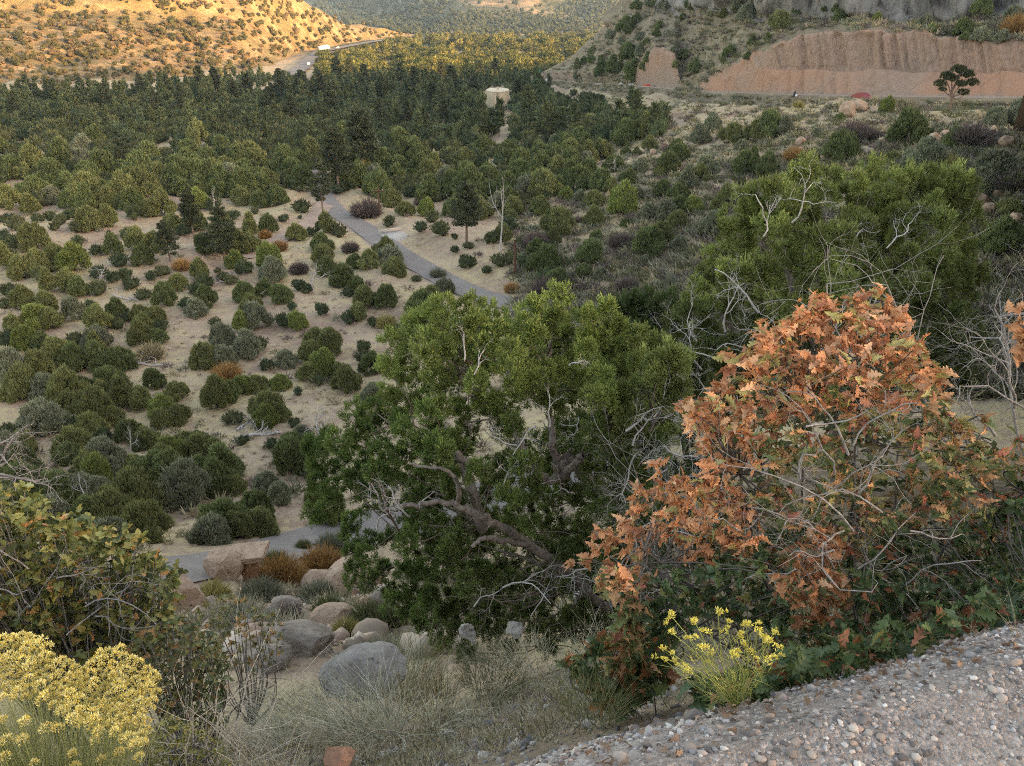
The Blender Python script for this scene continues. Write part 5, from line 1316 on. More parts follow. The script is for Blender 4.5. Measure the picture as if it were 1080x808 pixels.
def oakcol(q):
    nz = vnoise(np.stack([q[:, 0] * .03, q[:, 1] * .03, 0 * q[:, 0]], -1), 12)
    cap = (q[:, 1] < 415 + 40 * nz) | ((q[:, 0] < 800) & (q[:, 1] < 600 + 30 * nz))
    low = (q[:, 1] > 560 + 50 * nz) & (q[:, 0] > 690) | ((q[:, 0] > 1040) & (q[:, 1] > 500)) | ((q[:, 0] > 690) & (q[:, 0] < 800) & (q[:, 1] > 590))
    hang = (np.hypot((q[:, 0] - 862) / 38, (q[:, 1] - 610) / 55) < 1)
    def fn(ti, n):
        u = R.random(n)[:, None]; v = R.random(n)[:, None]
        org = np.where(u < .5, (.60, .27, .13), np.where(u < .72, (.64, .36, .20), np.where(u < .86, (.42, .17, .09), (.36, .32, .12))))
        mid = np.where(u < .32, (.44, .24, .12), np.where(u < .58, (.27, .24, .095), np.where(u < .92, (.12, .16, .06), (.34, .12, .08))))
        grn = np.where(u < .55, (.050, .090, .036), np.where(u < .8, (.085, .13, .045), np.where(u < .92, (.14, .14, .05), (.32, .12, .06))))
        c = np.where(cap[ti][:, None], org, np.where(low[ti][:, None], grn, mid)); c = np.where(hang[ti][:, None] & (u < .75), org * .85, c)
        return c * R.uniform(.75, 1.2, (n, 1))
    return fn
zb = pt(900, 655, 2.75); zb[2] = float(zfg(np.array(zb[0]), np.array(zb[1])))
oak = thing('oak_shrub', 'scrub oak with orange autumn leaves above dark green ones, beside the gravel', 'oak', tuple(zb))
g = Geo(); leaves(g, tipsO - zb, dirO, 9, .044, oakcol(q), wd=.68, droop=.5); 
n_ = 130; xl = R.uniform(.55, 1.8, n_); sl = R.uniform(.22, .6, n_); yl = np.interp(xl, CR_X, CR_Y) + sl; tl_ = np.stack([xl, yl, zfg(xl, yl) + R.uniform(.02, .14, n_)], -1)
lowc = oakcol(np.stack([0 * xl + 980, 0 * xl + 655], -1))
leaves(g, tl_ - zb, unit(R.normal(size=(n_, 3)) + np.array([0, -.6, .5])), 8, .048, lowc, wd=.72)
qi = fill([(745, 560), (770, 440), (820, 390), (900, 370), (960, 400), (1020, 460), (1090, 500), (1090, 640), (930, 650), (800, 650)], [], 330, 9)
ti_ = pt(qi[:, 0], qi[:, 1], R.uniform(3.1, 3.45, len(qi)))
ic = np.array([(.10, .12, .05), (.07, .10, .045), (.20, .15, .07), (.16, .10, .055), (.055, .08, .035)])
leaves(g, ti_ - zb, unit(ti_ - zb + R.normal(size=ti_.shape) * .4), 7, .052, lambda t_, n: ic[R.integers(0, 5, n)] * R.uniform(.7, 1.2, (n, 1)), OLV2, OLF2, wd=.7)
g.build('foliage', m_oak, oak)
m_oakbark = wood_mat('oak_bark', (.06, .05, .045), (.16, .14, .125), 30)
g = Geo()
stems = []
for (x, y, Y), (x1, y1, Y1), r in [((900, 655, 2.8), (905, 420, 2.9), .012), ((930, 650, 2.8), (1010, 450, 2.9), .011), ((860, 660, 2.75), (780, 500, 2.8), .010), ((880, 660, 2.8), (850, 430, 2.9), .009), ((840, 670, 2.7), (680, 580, 2.6), .008), ((960, 650, 2.8), (1080, 520, 2.8), .010), ((915, 655, 2.9), (950, 400, 3.0), .009), ((800, 690, 2.6), (700, 640, 2.5), .006)]:
    a0 = pt(x, y, Y); a0[2] = min(a0[2], float(zfg(np.array(a0[0]), np.array(a0[1])))); a1 = pt(x1, y1, Y1); m_ = (a0 + a1) / 2 + R.normal(size=3) * .06
    m2 = a0 * .75 + a1 * .25 + R.normal(size=3) * .04
    s_ = spline([a0, m2, m_, a1], 6); tube(g, s_ - zb, np.linspace(r, r * .35, len(s_)), 7); stems.append(s_)
SS = np.concatenate(stems)
for t_ in tipsO[::2]:
    s = SS[int(np.argmin(np.linalg.norm(SS - t_, axis=1) + np.maximum(0, SS[:, 2] - t_[2])))]
    m_ = (s + t_) / 2 + R.normal(size=3) * .03; tube(g, spline([s, m_, t_], 4) - zb, np.linspace(.004, .0018, 9), 4)
g.build('stem', m_oakbark, oak, True)
# grey dead twigs threading through and above the oak
m_twig = wood_mat('grey_twig', (.15, .135, .125), (.34, .32, .30), 40)
def dead_shrub(label, base, shoots, r=.007, dep=3, kids=(3, 5), mat=None, cat='dead shrub', name='dead_shrub', wig=.26, group=None):
    bx, by, bY = base; zb = pt(bx, by, bY)
    g_ = Geo()
    for x, y, Y, x1, y1, Y1 in shoots:
        p0_, p1_ = pt(x, y, Y), pt(x1, y1, Y1); twig(g_, p0_ - zb, p1_ - p0_, np.linalg.norm(p1_ - p0_) * .82, r, dep, (1, 1, 1), wig, 0, kids, sides=5)
    o = g_.build(name, mat or m_twig); o.location = tuple(zb); return tag(o, label, cat, group)
g = Geo()
for x, y, x1, y1 in [(880, 500, 800, 420), (890, 560, 840, 420), (900, 560, 900, 400), (880, 600, 840, 520), (870, 520, 960, 430), (905, 600, 960, 500), (930, 610, 990, 600), (860, 560, 790, 520), (895, 480, 860, 400), (900, 470, 960, 400), (905, 520, 1000, 470), (880, 580, 820, 600), (920, 640, 870, 560), (960, 560, 1040, 560), (850, 450, 930, 450), (780, 560, 720, 560), (930, 540, 900, 440), (950, 620, 1000, 540), (840, 600, 780, 640), (860, 480, 800, 460)]:
    Ya = 2.42 + R.uniform(-.08, .12); p0_, p1_ = pt(x, y, Ya), pt(x1, y1, Ya - .03)
    twig(g, p0_ - zb, p1_ - p0_, np.linalg.norm(p1_ - p0_) * .9, .0042, 3, (1, 1, 1), .3, 0, (2, 4))
g.build('bare_twig', m_twig, oak)
dead_shrub('bare silvery branches rising above the orange leaves before the bright juniper', (940, 520, 3.6), [(905, 480, 3.7, 868, 290, 3.7), (900, 470, 3.6, 905, 300, 3.7), (925, 480, 3.6, 905, 240, 3.8), (985, 470, 3.6, 925, 250, 3.7), (990, 480, 3.7, 965, 330, 3.8), (960, 480, 3.6, 890, 330, 3.6), (870, 430, 3.5, 835, 320, 3.6), (1000, 450, 3.5, 960, 300, 3.5), (900, 420, 3.6, 850, 300, 3.7)], .0085)
dead_shrub('tangle of grey leafless twigs at the right edge above the oak', (1060, 560, 3.5), [(1010, 520, 3.4, 1000, 380, 3.4), (1040, 520, 3.4, 1015, 350, 3.4), (1060, 500, 3.4, 1060, 340, 3.5), (1080, 480, 3.4, 1040, 330, 3.5), (1020, 480, 3.3, 975, 360, 3.4), (1100, 470, 3.4, 1070, 300, 3.5), (1050, 460, 3.3, 1000, 420, 3.3), (1090, 520, 3.3, 1020, 440, 3.3), (1070, 430, 3.4, 1010, 300, 3.6), (1110, 440, 3.4, 1060, 380, 3.4), (1030, 500, 3.3, 985, 450, 3.3)], .0075)
dead_shrub('white twisted dead branch against the slope at the far right edge', (1100, 380, 6.0), [(1120, 390, 6, 1060, 310, 6), (1100, 360, 6, 1055, 275, 6.1), (1085, 330, 6, 1040, 320, 6)], .012, 3)
dead_shrub('grey spiny twigs in the gap between the two junipers and the oak', (730, 560, 6.0), [(725, 600, 5.8, 700, 440, 6), (735, 590, 5.8, 735, 430, 6), (745, 580, 5.8, 765, 460, 6), (720, 560, 5.8, 690, 480, 6), (740, 560, 5.8, 790, 420, 6.2), (715, 600, 5.6, 680, 540, 5.6), (760, 520, 6, 800, 390, 6.4), (700, 640, 5.4, 690, 560, 5.5)], .009, 3)
dead_shrub('pale crooked bare twigs at the left edge above the yellowing oak', (-30, 520, 4.6), [(-30, 520, 4.6, 30, 470, 4.6), (-20, 500, 4.6, 55, 490, 4.6), (-20, 480, 4.6, 20, 455, 4.6), (0, 500, 4.5, 55, 530, 4.4), (-20, 470, 4.6, 40, 470, 4.7)], .009, 3)
# a spray of orange leaves at the right edge
zb2 = pt(1075, 345, 2.9); qq = np.stack([R.uniform(1074, 1118, 26), R.uniform(318, 372, 26)], -1); tp = pt(qq[:, 0], qq[:, 1], 2.9)
g = Geo(); leaves(g, tp - zb2, unit(R.normal(size=(26, 3))), 6, .042, lambda ti, n: np.array((.50, .24, .12)) * R.uniform(.8, 1.2, (n, 1))); o = g.build('oak_branch', m_oak); o.location = tuple(zb2)
tag(o, 'tip of an orange leaved oak branch entering at the right edge', 'oak branch')
g = Geo(); tube(g, [(.02, 0, -.02), (.2, .05, -.25), (.45, .1, -.8)], [.003, .006, .01], 5); g.build('stem', m_oakbark, o)

# ---- yellowing oak at lower left
polyW = [(-60, 530), (0, 532), (28, 530), (45, 545), (60, 560), (90, 572), (118, 575), (145, 585), (168, 600), (182, 625), (178, 650), (168, 690), (120, 700), (60, 690), (0, 680), (-60, 680)]
q = fill(polyW, [(95, 625, 7), (140, 640, 8), (40, 600, 6)], 620, 5.2)
qx_ = R.uniform(-30, 185, 60); q = np.concatenate([q, np.stack([qx_, np.interp(qx_, [-30, 28, 60, 118, 150, 185], [530, 528, 556, 572, 586, 615]) - np.abs(R.normal(size=60)) * 9], -1)]); YW = 4.3 - .5 * R.random(len(q)); tp = pt(q[:, 0], q[:, 1], YW); zb = pt(60, 700, 4.2); zb[2] = float(zfg(np.array(zb[0]), np.array(zb[1])))
oakl = thing('oak_shrub', 'yellowing green scrub oak with a few orange leaves behind the yellow bush', 'oak', tuple(zb))
def wcol(ti, n):
    u = R.random((n, 1))
    return np.where(u < .38, (.15, .175, .055), np.where(u < .72, (.28, .27, .09), np.where(u < .86, (.085, .11, .045), np.where(u < .95, (.44, .32, .09), (.52, .26, .10))))) * R.uniform(.75, 1.2, (n, 1))
g = Geo(); leaves(g, tp - zb, unit(tp - zb + R.normal(size=tp.shape) * .3), 7, .052, wcol, OLV2, OLF2); g.build('foliage', m_oak, oakl)
g = Geo()
for t_ in tp[::2]:
    s = zb + (t_ - zb) * R.uniform(.3, .6) + np.array([0, .1, -.05]); tube(g, spline([s, (s + t_) / 2 + R.normal(size=3) * .05, t_], 4) - zb, np.linspace(.007, .003, 9), 4)
for x in (-20, 40, 90, 140):
    a1 = pt(x, 620, 4.3); tube(g, spline([zb, zb * .6 + a1 * .4 + R.normal(size=3) * .08, a1], 6) - zb, np.linspace(.025, .01, 13), 6)
g.build('stem', m_twig, oakl, True)
g = Geo()
for x, y, x1, y1 in [(90, 640, 165, 605), (20, 650, 60, 560), (60, 610, 110, 600), (100, 650, 160, 640), (30, 600, 10, 540), (120, 630, 150, 590), (-10, 620, 40, 640), (70, 670, 120, 620)]:
    p0_, p1_ = pt(x, y, 3.72), pt(x1, y1, 3.7); twig(g, p0_ - zb, p1_ - p0_, np.linalg.norm(p1_ - p0_), .006, 3, (1, 1, 1), .25, 0, (2, 4))
g.build('bare_twig', m_twig, oakl)

# ---- darker understorey bushes below it
def leafy_bush(name, label, cat, poly, n, sep, Y, dY, L, cols, per=7, tv=OLV2, tf=OLF2, stemc=None, wd=1.0):
    q = fill(poly, [], n, sep); YY = Y - dY * R.random(len(q)); tp = pt(q[:, 0], q[:, 1], YY); a = np.array(poly)
    zb = pt(a[:, 0].mean(), a[:, 1].max() - 4, Y); zb[2] = min(zb[2], float(zfg(np.array(zb[0]), np.array(zb[1]))) + .3)
    o = thing(name, label, cat, tuple(zb)); cs = np.array(cols)
    g = Geo(); leaves(g, tp - zb, unit(tp - zb + R.normal(size=tp.shape) * .3), per, L, lambda ti, n: cs[R.integers(0, len(cs), n)] * R.uniform(.75, 1.25, (n, 1)), tv, tf, wd=wd); g.build('foliage', m_oak, o)
    g = Geo()
    for t_ in tp[::3]:
        tube(g, spline([zb + (t_ - zb) * .1, (zb + t_) / 2 + R.normal(size=3) * .06, t_], 4) - zb, np.linspace(.008, .003, 9), 4)
    g.build('stem', stemc or m_twig, o, True)
    return o
leafy_bush('bush', 'dark green leafy bush below the yellowing oak, left of dry stalks', 'bush', [(140, 670), (190, 655), (225, 672), (240, 700), (235, 760), (200, 770), (150, 740)], 210, 6, 4.0, .5, .036, [(.10, .125, .045), (.16, .17, .06), (.22, .20, .07), (.07, .09, .04), (.30, .17, .07)])
leafy_bush('bush', 'olive leaved bush with thin dark twigs above the dry white stalks', 'bush', [(205, 640), (250, 628), (292, 650), (300, 690), (262, 712), (215, 700)], 120, 8, 6.0, .6, .04, [(.17, .18, .07), (.22, .20, .08), (.10, .12, .05), (.34, .20, .08)])
leafy_bush('bush', 'yellow green low bush at the bottom edge beside the yellow blooms', 'bush', [(140, 780), (170, 756), (210, 765), (240, 790), (245, 860), (140, 860)], 240, 6, 2.2, .25, .022, [(.22, .22, .07), (.30, .27, .08), (.14, .15, .05)], wd=.5)
leafy_bush('bush', 'mixed green and rust leaved bush under the oak arm, left of the flowers', 'bush', [(600, 700), (650, 672), (700, 668), (705, 720), (660, 748), (625, 740)], 120, 8, 2.75, .3, .05, [(.06, .10, .04), (.12, .15, .05), (.36, .14, .06), (.08, .12, .045)], tv=OLV, tf=OLF)

# ---- thin-leaved tufts and grasses
m_blade = leaf_mat('grass_blades', trans=.2, rnd=0, rough=.7, spec=.15, nsc=5)
def blades(g, base_pts, dirs, L, w, cols, bend=.5, seg=4):
    n = len(base_pts); d = unit(dirs); side = unit(np.cross(d, R.normal(size=(n, 3))))
    bd = unit(np.stack([d[:, 0], d[:, 1], 0 * d[:, 0]], -1) + R.normal(size=(n, 3)) * .4) * np.array([1, 1, .0]) + np.array([0, 0, -.5])
    V = []
    for k in range(seg + 1):
        t = k / seg; c = base_pts + d * (L * t)[:, None] + bd * (bend * L * t * t)[:, None]; ww = (w * (1 - t * .85))[:, None]
        V.append(c - side * ww / 2); V.append(c + side * ww / 2)
    V = np.stack(V, 1); m = 2 * (seg + 1); f = np.array([(2 * k, 2 * k + 1, 2 * k + 3, 2 * k + 2) for k in range(seg)])
    g.add(V.reshape(-1, 3), (f[None] + (np.arange(n) * m)[:, None, None]).reshape(-1, 4), np.repeat(cols, seg, 0))
def clump(name, label, cat, px, py, Y, wpx, hpx, n, pal, lean=(0, 0), fan=.5, wmm=3.0, bend=.3, group=None, which=None):
    hh = P(px, py, 'G'); p = hh[0] if hh is not None and .6 * Y < hh[0][1] < 1.5 * Y else pt(px, py, Y)
    s = p[1] * 1.0 / F; a = R.uniform(0, 6.283, n); q = np.sqrt(R.random(n)) * wpx * s * .5
    bp = np.stack([np.cos(a) * q, np.sin(a) * q, 0 * a - .02], -1)
    cl_ = R.integers(0, 9, n); co_ = R.normal(size=(9, 3)) * np.array([.22, .22, 0]); d = co_[cl_] + np.stack([np.cos(a) * fan * q / (wpx * s * .5) + lean[0], np.sin(a) * fan * .7 * q / (wpx * s * .5) + lean[1], 1 + 0 * a], -1) + R.normal(size=(n, 3)) * .13
    pal = np.array(pal); cols = pal[R.integers(0, len(pal), n)] * R.uniform(.75, 1.2, (n, 1))
    g = Geo(); blades(g, bp, d, hpx * s * R.uniform(.35, 1.15, n) * (.75 + .5 * R.random(9))[cl_], np.full(n, wmm / 1000.), cols, bend)
    o = g.build(name, m_blade); o.location = tuple(p); return tag(o, label, cat, group)
SILV = [(.40, .41, .33), (.33, .36, .27), (.48, .48, .40), (.26, .27, .19), (.42, .38, .27)]
STRAW = [(.42, .35, .23), (.50, .43, .30), (.32, .26, .17), (.25, .22, .15)]
OLV_ = [(.18, .20, .09), (.25, .25, .11), (.12, .14, .06), (.30, .27, .15)]
for px, py, Y, w_, h_, n_, lx, lab in [(405, 764, 2.3, 60, 90, 300, -.25, 'silvery grass tuft nearest the dirt patch, right of the reddish stone'), (368, 772, 2.25, 55, 84, 260, -.35, 'silvery grass tuft directly above the reddish stone'), (335, 766, 2.5, 60, 88, 260, -.3, 'silvery grass tuft left above the reddish stone'),
    (310, 748, 2.8, 60, 72, 220, -.4, 'short silvery grass tuft left of the grey dome rock'), (350, 738, 2.75, 60, 62, 200, -.1, 'low silvery grass tuft against the grey dome rock'), (395, 738, 2.7, 60, 78, 260, .05, 'silvery grass tuft leaning over the right of the dome rock'),
    (430, 728, 2.9, 60, 70, 240, .2, 'silvery grass tuft between dome rock and reddish brown stems'), (290, 776, 2.4, 55, 66, 170, -.5, 'sparse silvery grass tuft beside the white dry stalks'), (465, 756, 2.3, 55, 44, 170, .4, 'small silvery tuft at the top of the dirt patch')]:
    clump('grass_tuft', lab, 'grass tuft', px, py, Y, w_, h_, n_, SILV + [(.24, .20, .13)], (lx, 0), .55, 2.7, .45, group='silvery grass tufts around the dome rock')
clump('grass_tuft', 'upright tuft of reddish brown stems right of the silvery grass', 'grass tuft', 452, 742, 2.6, 80, 90, 320, [(.20, .15, .08), (.27, .22, .12), (.20, .21, .11), (.14, .10, .06)], (0, 0), .35, 2.6, .15)
clump('grass_tuft', 'olive green wispy tuft behind the reddish brown stems', 'grass tuft', 428, 712, 3.4, 100, 60, 420, OLV_, (0, 0), .5, 3.4, .2)
clump('grass_tuft', 'grey green spreading tuft at the edge of the dirt patch', 'grass tuft', 505, 742, 2.6, 60, 26, 130, [(.24, .25, .17), (.17, .18, .11), (.32, .29, .20)], (.3, 0), .8, 2.6, .35)
clump('grass_tuft', 'tan dry tuft between dirt patch and gravel', 'grass tuft', 575, 762, 2.2, 45, 42, 150, STRAW + [(.2, .19, .12)], (0, 0), .5, 2.4, .3)
clump('grass_tuft', 'yellow green feathery tuft left of the rust leaved bush', 'grass tuft', 625, 745, 2.35, 90, 62, 400, OLV_, (0, 0), .6, 2.6, .2)
clump('grass_tuft', 'pale grey stemmed tuft under the twisted juniper', 'grass tuft', 560, 705, 3.4, 110, 45, 420, SILV + STRAW, (0, 0), .6, 3.4, .25)
clump('grass_tuft', 'whitish grass clump below the slim juniper trunk', 'grass tuft', 640, 700, 3.4, 100, 60, 480, SILV + STRAW[:2], (0, 0), .5, 3.4, .2)
clump('grass_tuft', 'tall pale stalks beside the white rock under the juniper', 'grass tuft', 690, 690, 3.6, 80, 110, 420, SILV + STRAW[:2], (0, 0), .3, 3.2, .15)
clump('grass_tuft', 'dark green tuft below the white rock', 'grass tuft', 520, 715, 3.6, 90, 60, 600, [(.10, .12, .06), (.16, .17, .09), (.22, .21, .13)], (0, 0), .6, 3.2, .25)
clump('grass_tuft', 'curved straw coloured blades at the bottom edge, left of the red stone', 'grass tuft', 285, 842, 1.8, 110, 110, 320, STRAW, (-.25, 0), .6, 2.4, .6)
clump('grass_tuft', 'thin dry tuft at the gravel edge under the oak', 'grass tuft', 935, 678, 2.0, 30, 70, 60, STRAW, (0, 0), .4, 1.6, .25)
clump('grass_tuft', 'small tuft with long bent stalks on the gravel at right', 'grass tuft', 1028, 672, 1.9, 26, 110, 30, STRAW, (-.1, 0), .5, 1.6, .6)
clump('grass_tuft', 'long pale stalks curving in at the right edge', 'grass tuft', 1078, 668, 1.9, 20, 120, 14, STRAW, (-.15, 0), .4, 1.8, .5)
clump('grass_tuft', 'single dry stalk standing in the gravel at the bottom', 'grass tuft', 832, 800, 1.5, 3, 62, 3, STRAW, (-.15, 0), .1, 2.0, .1)
clump('grass_tuft', 'short straw tuft beside the small yellow flowering plant', 'grass tuft', 720, 742, 2.1, 60, 30, 160, STRAW + OLV_, (0, 0), .8, 1.8, .3)
dead_shrub('white dry branching stalks at the bottom between yellow bush and silvery grass', (235, 830, 2.0), [(225, 850, 2.0, 205, 690, 2.1), (235, 850, 2.0, 240, 700, 2.1), (215, 850, 2.0, 180, 720, 2.0), (245, 850, 2.0, 275, 730, 2.0), (230, 850, 2.0, 222, 720, 2.0), (250, 850, 1.9, 300, 760, 1.9), (205, 850, 2.0, 195, 730, 2.0), (240, 850, 2.0, 215, 740, 2.05), (255, 850, 2.0, 262, 745, 2.0)], .0032, 2, (3, 5), wood_mat('straw_stalk', (.38, .34, .27), (.55, .50, .42), 40), wig=.12)
dead_shrub('dark arching bare stems above the dry white stalks', (250, 740, 3.0), [(150, 740, 3, 195, 712, 3), (250, 760, 3, 290, 640, 3.1), (240, 760, 3, 270, 690, 3.0), (230, 750, 3, 300, 700, 3)], .005, 2, (2, 4), m_oakbark, wig=.2)

# ---- yellow rabbitbrush
m_flower = leaf_mat('yellow_florets', trans=.25, rnd=0, rough=.8, spec=.1, nsc=12)
def flower_heads(g, centres, r, per, size, pal):
    n = len(centres) * per; ti = np.repeat(np.arange(len(centres)), per)
    e = unit(R.normal(size=(n, 3))); e[:, 2] = np.abs(e[:, 2]) * 1.1 - .25
    p = centres[ti] + e * (r * R.uniform(.7, 1.3, len(centres)))[ti][:, None] * R.uniform(.5, 1, (n, 1))
    pal = np.array(pal); col = pal[R.integers(0, len(pal), n)] * R.uniform(.8, 1.15, (n, 1)) * R.uniform(.88, 1.08, (len(centres), 1))[ti]
    scatter(g, SPG, SPGF, p, frames(unit(e + np.array([0, 0, .8]) + R.normal(size=(n, 3)) * .3)), np.stack([size * .55 * R.uniform(.7, 1.3, n), size * R.uniform(.7, 1.4, n), size * .5 + 0 * ti], -1), col)
polyY = [(-70, 668), (0, 674), (20, 668), (45, 676), (58, 694), (90, 704), (105, 688), (128, 684), (150, 702), (164, 708), (166, 735), (156, 752), (160, 770), (148, 790), (120, 775), (80, 765), (60, 745), (20, 735), (-70, 740)]
q = fill(polyY, [], 300, 6.5); Yy = 2.02 - .28 * sstep(680, 790, q[:, 1]) - .12 * R.random(len(q)); hd = pt(q[:, 0], q[:, 1], Yy)
zb = pt(60, 900, 1.85); zb[2] = float(zfg(np.array(zb[0]), np.array(zb[1])))
ql = fill([(-60, 735), (60, 745), (150, 775), (170, 830), (-60, 830)], [], 34, 12); hd = np.concatenate([hd, pt(ql[:, 0], ql[:, 1], 1.68 + .05 * R.random(len(ql)))])
yb = thing('rabbitbrush', 'big yellow flowering rabbitbrush in the bottom left corner', 'rabbitbrush', tuple(zb))
g = Geo(); flower_heads(g, hd - zb, .0155, 120, .0062, [(.72, .60, .20), (.80, .70, .30), (.62, .48, .12), (.80, .75, .44)]); g.build('flower_head', m_flower, yb)
n = 3400; tix = R.integers(0, len(hd), n); tgt = hd[tix] - zb; bs = np.stack([R.normal(size=n) * .06, R.normal(size=n) * .05, 0 * np.arange(n)], -1); dd = tgt - bs
t0_ = R.uniform(.15, .7, n)[:, None]; fr = R.uniform(.3, .45, n)
dd = dd + R.normal(size=dd.shape) * .04
g = Geo(); cs = np.array([(.34, .36, .14), (.42, .43, .20), (.48, .46, .25), (.24, .27, .11)])
blades(g, bs + dd * t0_, dd, np.linalg.norm(dd, axis=1) * np.minimum(fr, .97 - t0_[:, 0]), R.uniform(.0012, .0026, n), cs[R.integers(0, 4, n)], .03, 3); g.build('stem', m_blade, yb)

# ---- small yellow flowering plant on the gravel
zb = P(775, 748, 'G')[0]; yp = thing('flowering_plant', 'small plant with yellow blossoms growing at the gravel edge below the oak', 'flowering plant', tuple(zb))
FL = [(708, 650), (732, 655), (757, 645), (787, 658), (767, 662), (708, 667), (739, 684), (749, 691), (701, 696), (722, 703), (804, 672), (794, 689), (780, 670), (816, 667), (823, 683), (727, 674), (701, 685), (800, 664), (812, 676), (774, 692), (786, 682), (713, 700), (748, 666), (809, 700)]
hd = pt(np.array([f[0] for f in FL]), np.array([f[1] for f in FL]), zb[1] + R.uniform(-.14, .06, len(FL))); hd2 = np.concatenate([hd, hd + R.normal(size=hd.shape) * .007, hd + R.normal(size=hd.shape) * .009])
g = Geo(); flower_heads(g, hd2 - zb, .0065, 26, .0058, [(.75, .66, .16), (.82, .74, .26), (.62, .52, .10)]); g.build('flower_head', m_flower, yp)
g = Geo()
for h in hd:
    m_ = (h - zb) * .5 + R.normal(size=3) * .012 + np.array([0, 0, .02]); tube(g, spline([(0, 0, 0), m_, h - zb], 4), .0011, 4)
g.build('stem', flat_mat('green_stem', (.22, .26, .08), .7), yp)
n = 620; tix = R.integers(0, len(hd), n); tt_ = R.uniform(.12, .85, (n, 1)); bp = (hd[tix] - zb) * tt_ + R.normal(size=(n, 3)) * .010
g = Geo(); cs = np.array([(.26, .28, .07), (.33, .33, .09), (.17, .20, .06), (.40, .37, .13)]); blades(g, bp, (hd[tix] - zb) + R.normal(size=(n, 3)) * .10, R.uniform(.02, .05, n), np.full(n, .0018), cs[R.integers(0, 4, n)], .15, 3); g.build('foliage', m_blade, yp)

# ---- rocks
m_sand = rock_mat('sandstone', [(.27, .175, .12), (.46, .32, .225), (.56, .42, .31)], 1.1, .15)
m_greyrock = rock_mat('grey_tuff', [(.14, .13, .12), (.25, .235, .215), (.33, .31, .285)], 5, .04)
m_paler = rock_mat('weathered_sandstone', [(.18, .14, .11), (.30, .25, .205), (.42, .36, .30)], 1.3, .12)
m_red = rock_mat('red_stone', [(.13, .075, .055), (.22, .12, .08), (.30, .19, .14)], 14, .01)
m_white = rock_mat('white_tuff', [(.32, .30, .27), (.48, .46, .43), (.58, .56, .53)], 1.8, .08)
def boulder_geo(rx, ry, rz, seed, planes=9, sub=5, rough=.12, cut=.62):
    rg = np.random.default_rng(seed); v, f = ICO[sub]; v = v.copy()
    for _ in range(planes):
        nn = unit(rg.normal(size=3)); h = rg.uniform(cut, .92); dd = v @ nn; v = v - nn * np.maximum(0, dd - h)[:, None] * .92
    v = v * (1 + rough * fbm(v * 1.6 + seed, 4, seed))[:, None] + .035 * fbm(v * 6, 3, seed + 3)[:, None] * unit(v)
    return v * np.array([rx, ry, rz]), f
BOULD = [(264, 585, 30, 36)]
def boulder(px, py, wpx, hpx, mat, label, seed, which='VG', rz=0.0, name='boulder', Y=None, sub=5, cut=.62, tilt=0.0, group=None, rough=.12):
    BOULD.append((px, py, wpx, hpx))
    b = P(px, py + hpx * .42, which)[0] if Y is None else pt(px, py + hpx * .42, Y); s = b[1] / F * (1.22 if py > 560 and Y is None else 1.05)
    v, f = boulder_geo(wpx * s * .54, wpx * s * .45, hpx * s * .66, seed, sub=sub, cut=cut, rough=rough)
    if tilt: ct, st = math.cos(tilt), math.sin(tilt); v = v @ np.array([[ct, 0, st], [0, 1, 0], [-st, 0, ct]])
    g = Geo(); g.add(v + np.array([0, 0, hpx * s * .45]), f); o = g.build(name, mat, smooth=True)
    o.location = tuple(b); o.rotation_euler = (0, 0, rz); return tag(o, label, 'boulder', group)
boulder(199, 624, 44, 52, m_sand, 'tan boulder with sloping face beside the yellowing oak', 3, tilt=.4)
boulder(236, 594, 44, 34, m_sand, 'broad tan boulder forming the base beside the capped rock', 4)
boulder(375, 607, 62, 40, m_sand, 'long pointed sandstone boulder with flat light top below the road', 8, tilt=.35)
boulder(338, 614, 40, 26, m_sand, 'rounded pinkish boulder between the rusty bushes and grass', 9)
boulder(408, 629, 34, 26, m_paler, 'grey tan boulder right of the long pointed sandstone one', 12)
boulder(300, 640, 40, 22, m_paler, 'low tan rock in the middle of the sage grass', 33)
boulder(352, 650, 50, 26, m_sand, 'broad light boulder under the small green bush', 34)
boulder(280, 690, 60, 26, m_paler, 'low flat rock behind the dry white stalks', 35)
boulder(388, 634, 22, 14, m_sand, 'small sandstone block below the long pointed boulder', 13, sub=4)
boulder(165, 594, 20, 16, m_sand, 'small light rock half hidden by the yellowing oak leaves', 14, sub=4)
boulder(312, 672, 84, 36, m_paler, 'wide flat greyish tan rock outcrop below the sage grass', 15)
boulder(268, 668, 50, 26, m_sand, 'low tan rock left of the wide flat outcrop', 16)
boulder(382, 700, 112, 44, m_greyrock, 'large smooth blue grey dome rock behind the silvery grass', 21, Y=2.9, cut=.72, rough=.22)
boulder(494, 664, 24, 28, m_white, 'small white rock under the twisted juniper', 23, Y=6.5, sub=4, cut=.45, rough=.45)
boulder(618, 622, 30, 30, m_white, 'pale rock glimpsed through twigs beside the juniper trunk', 24, Y=11, sub=4, cut=.45, rough=.45)
boulder(545, 660, 26, 20, m_white, 'second pale rock half hidden by grass stems', 25, Y=7, sub=4, cut=.45, rough=.45)
boulder(358, 795, 54, 26, m_red, 'reddish brown stone at the bottom edge on the dirt', 27, Y=1.42, cut=.55)
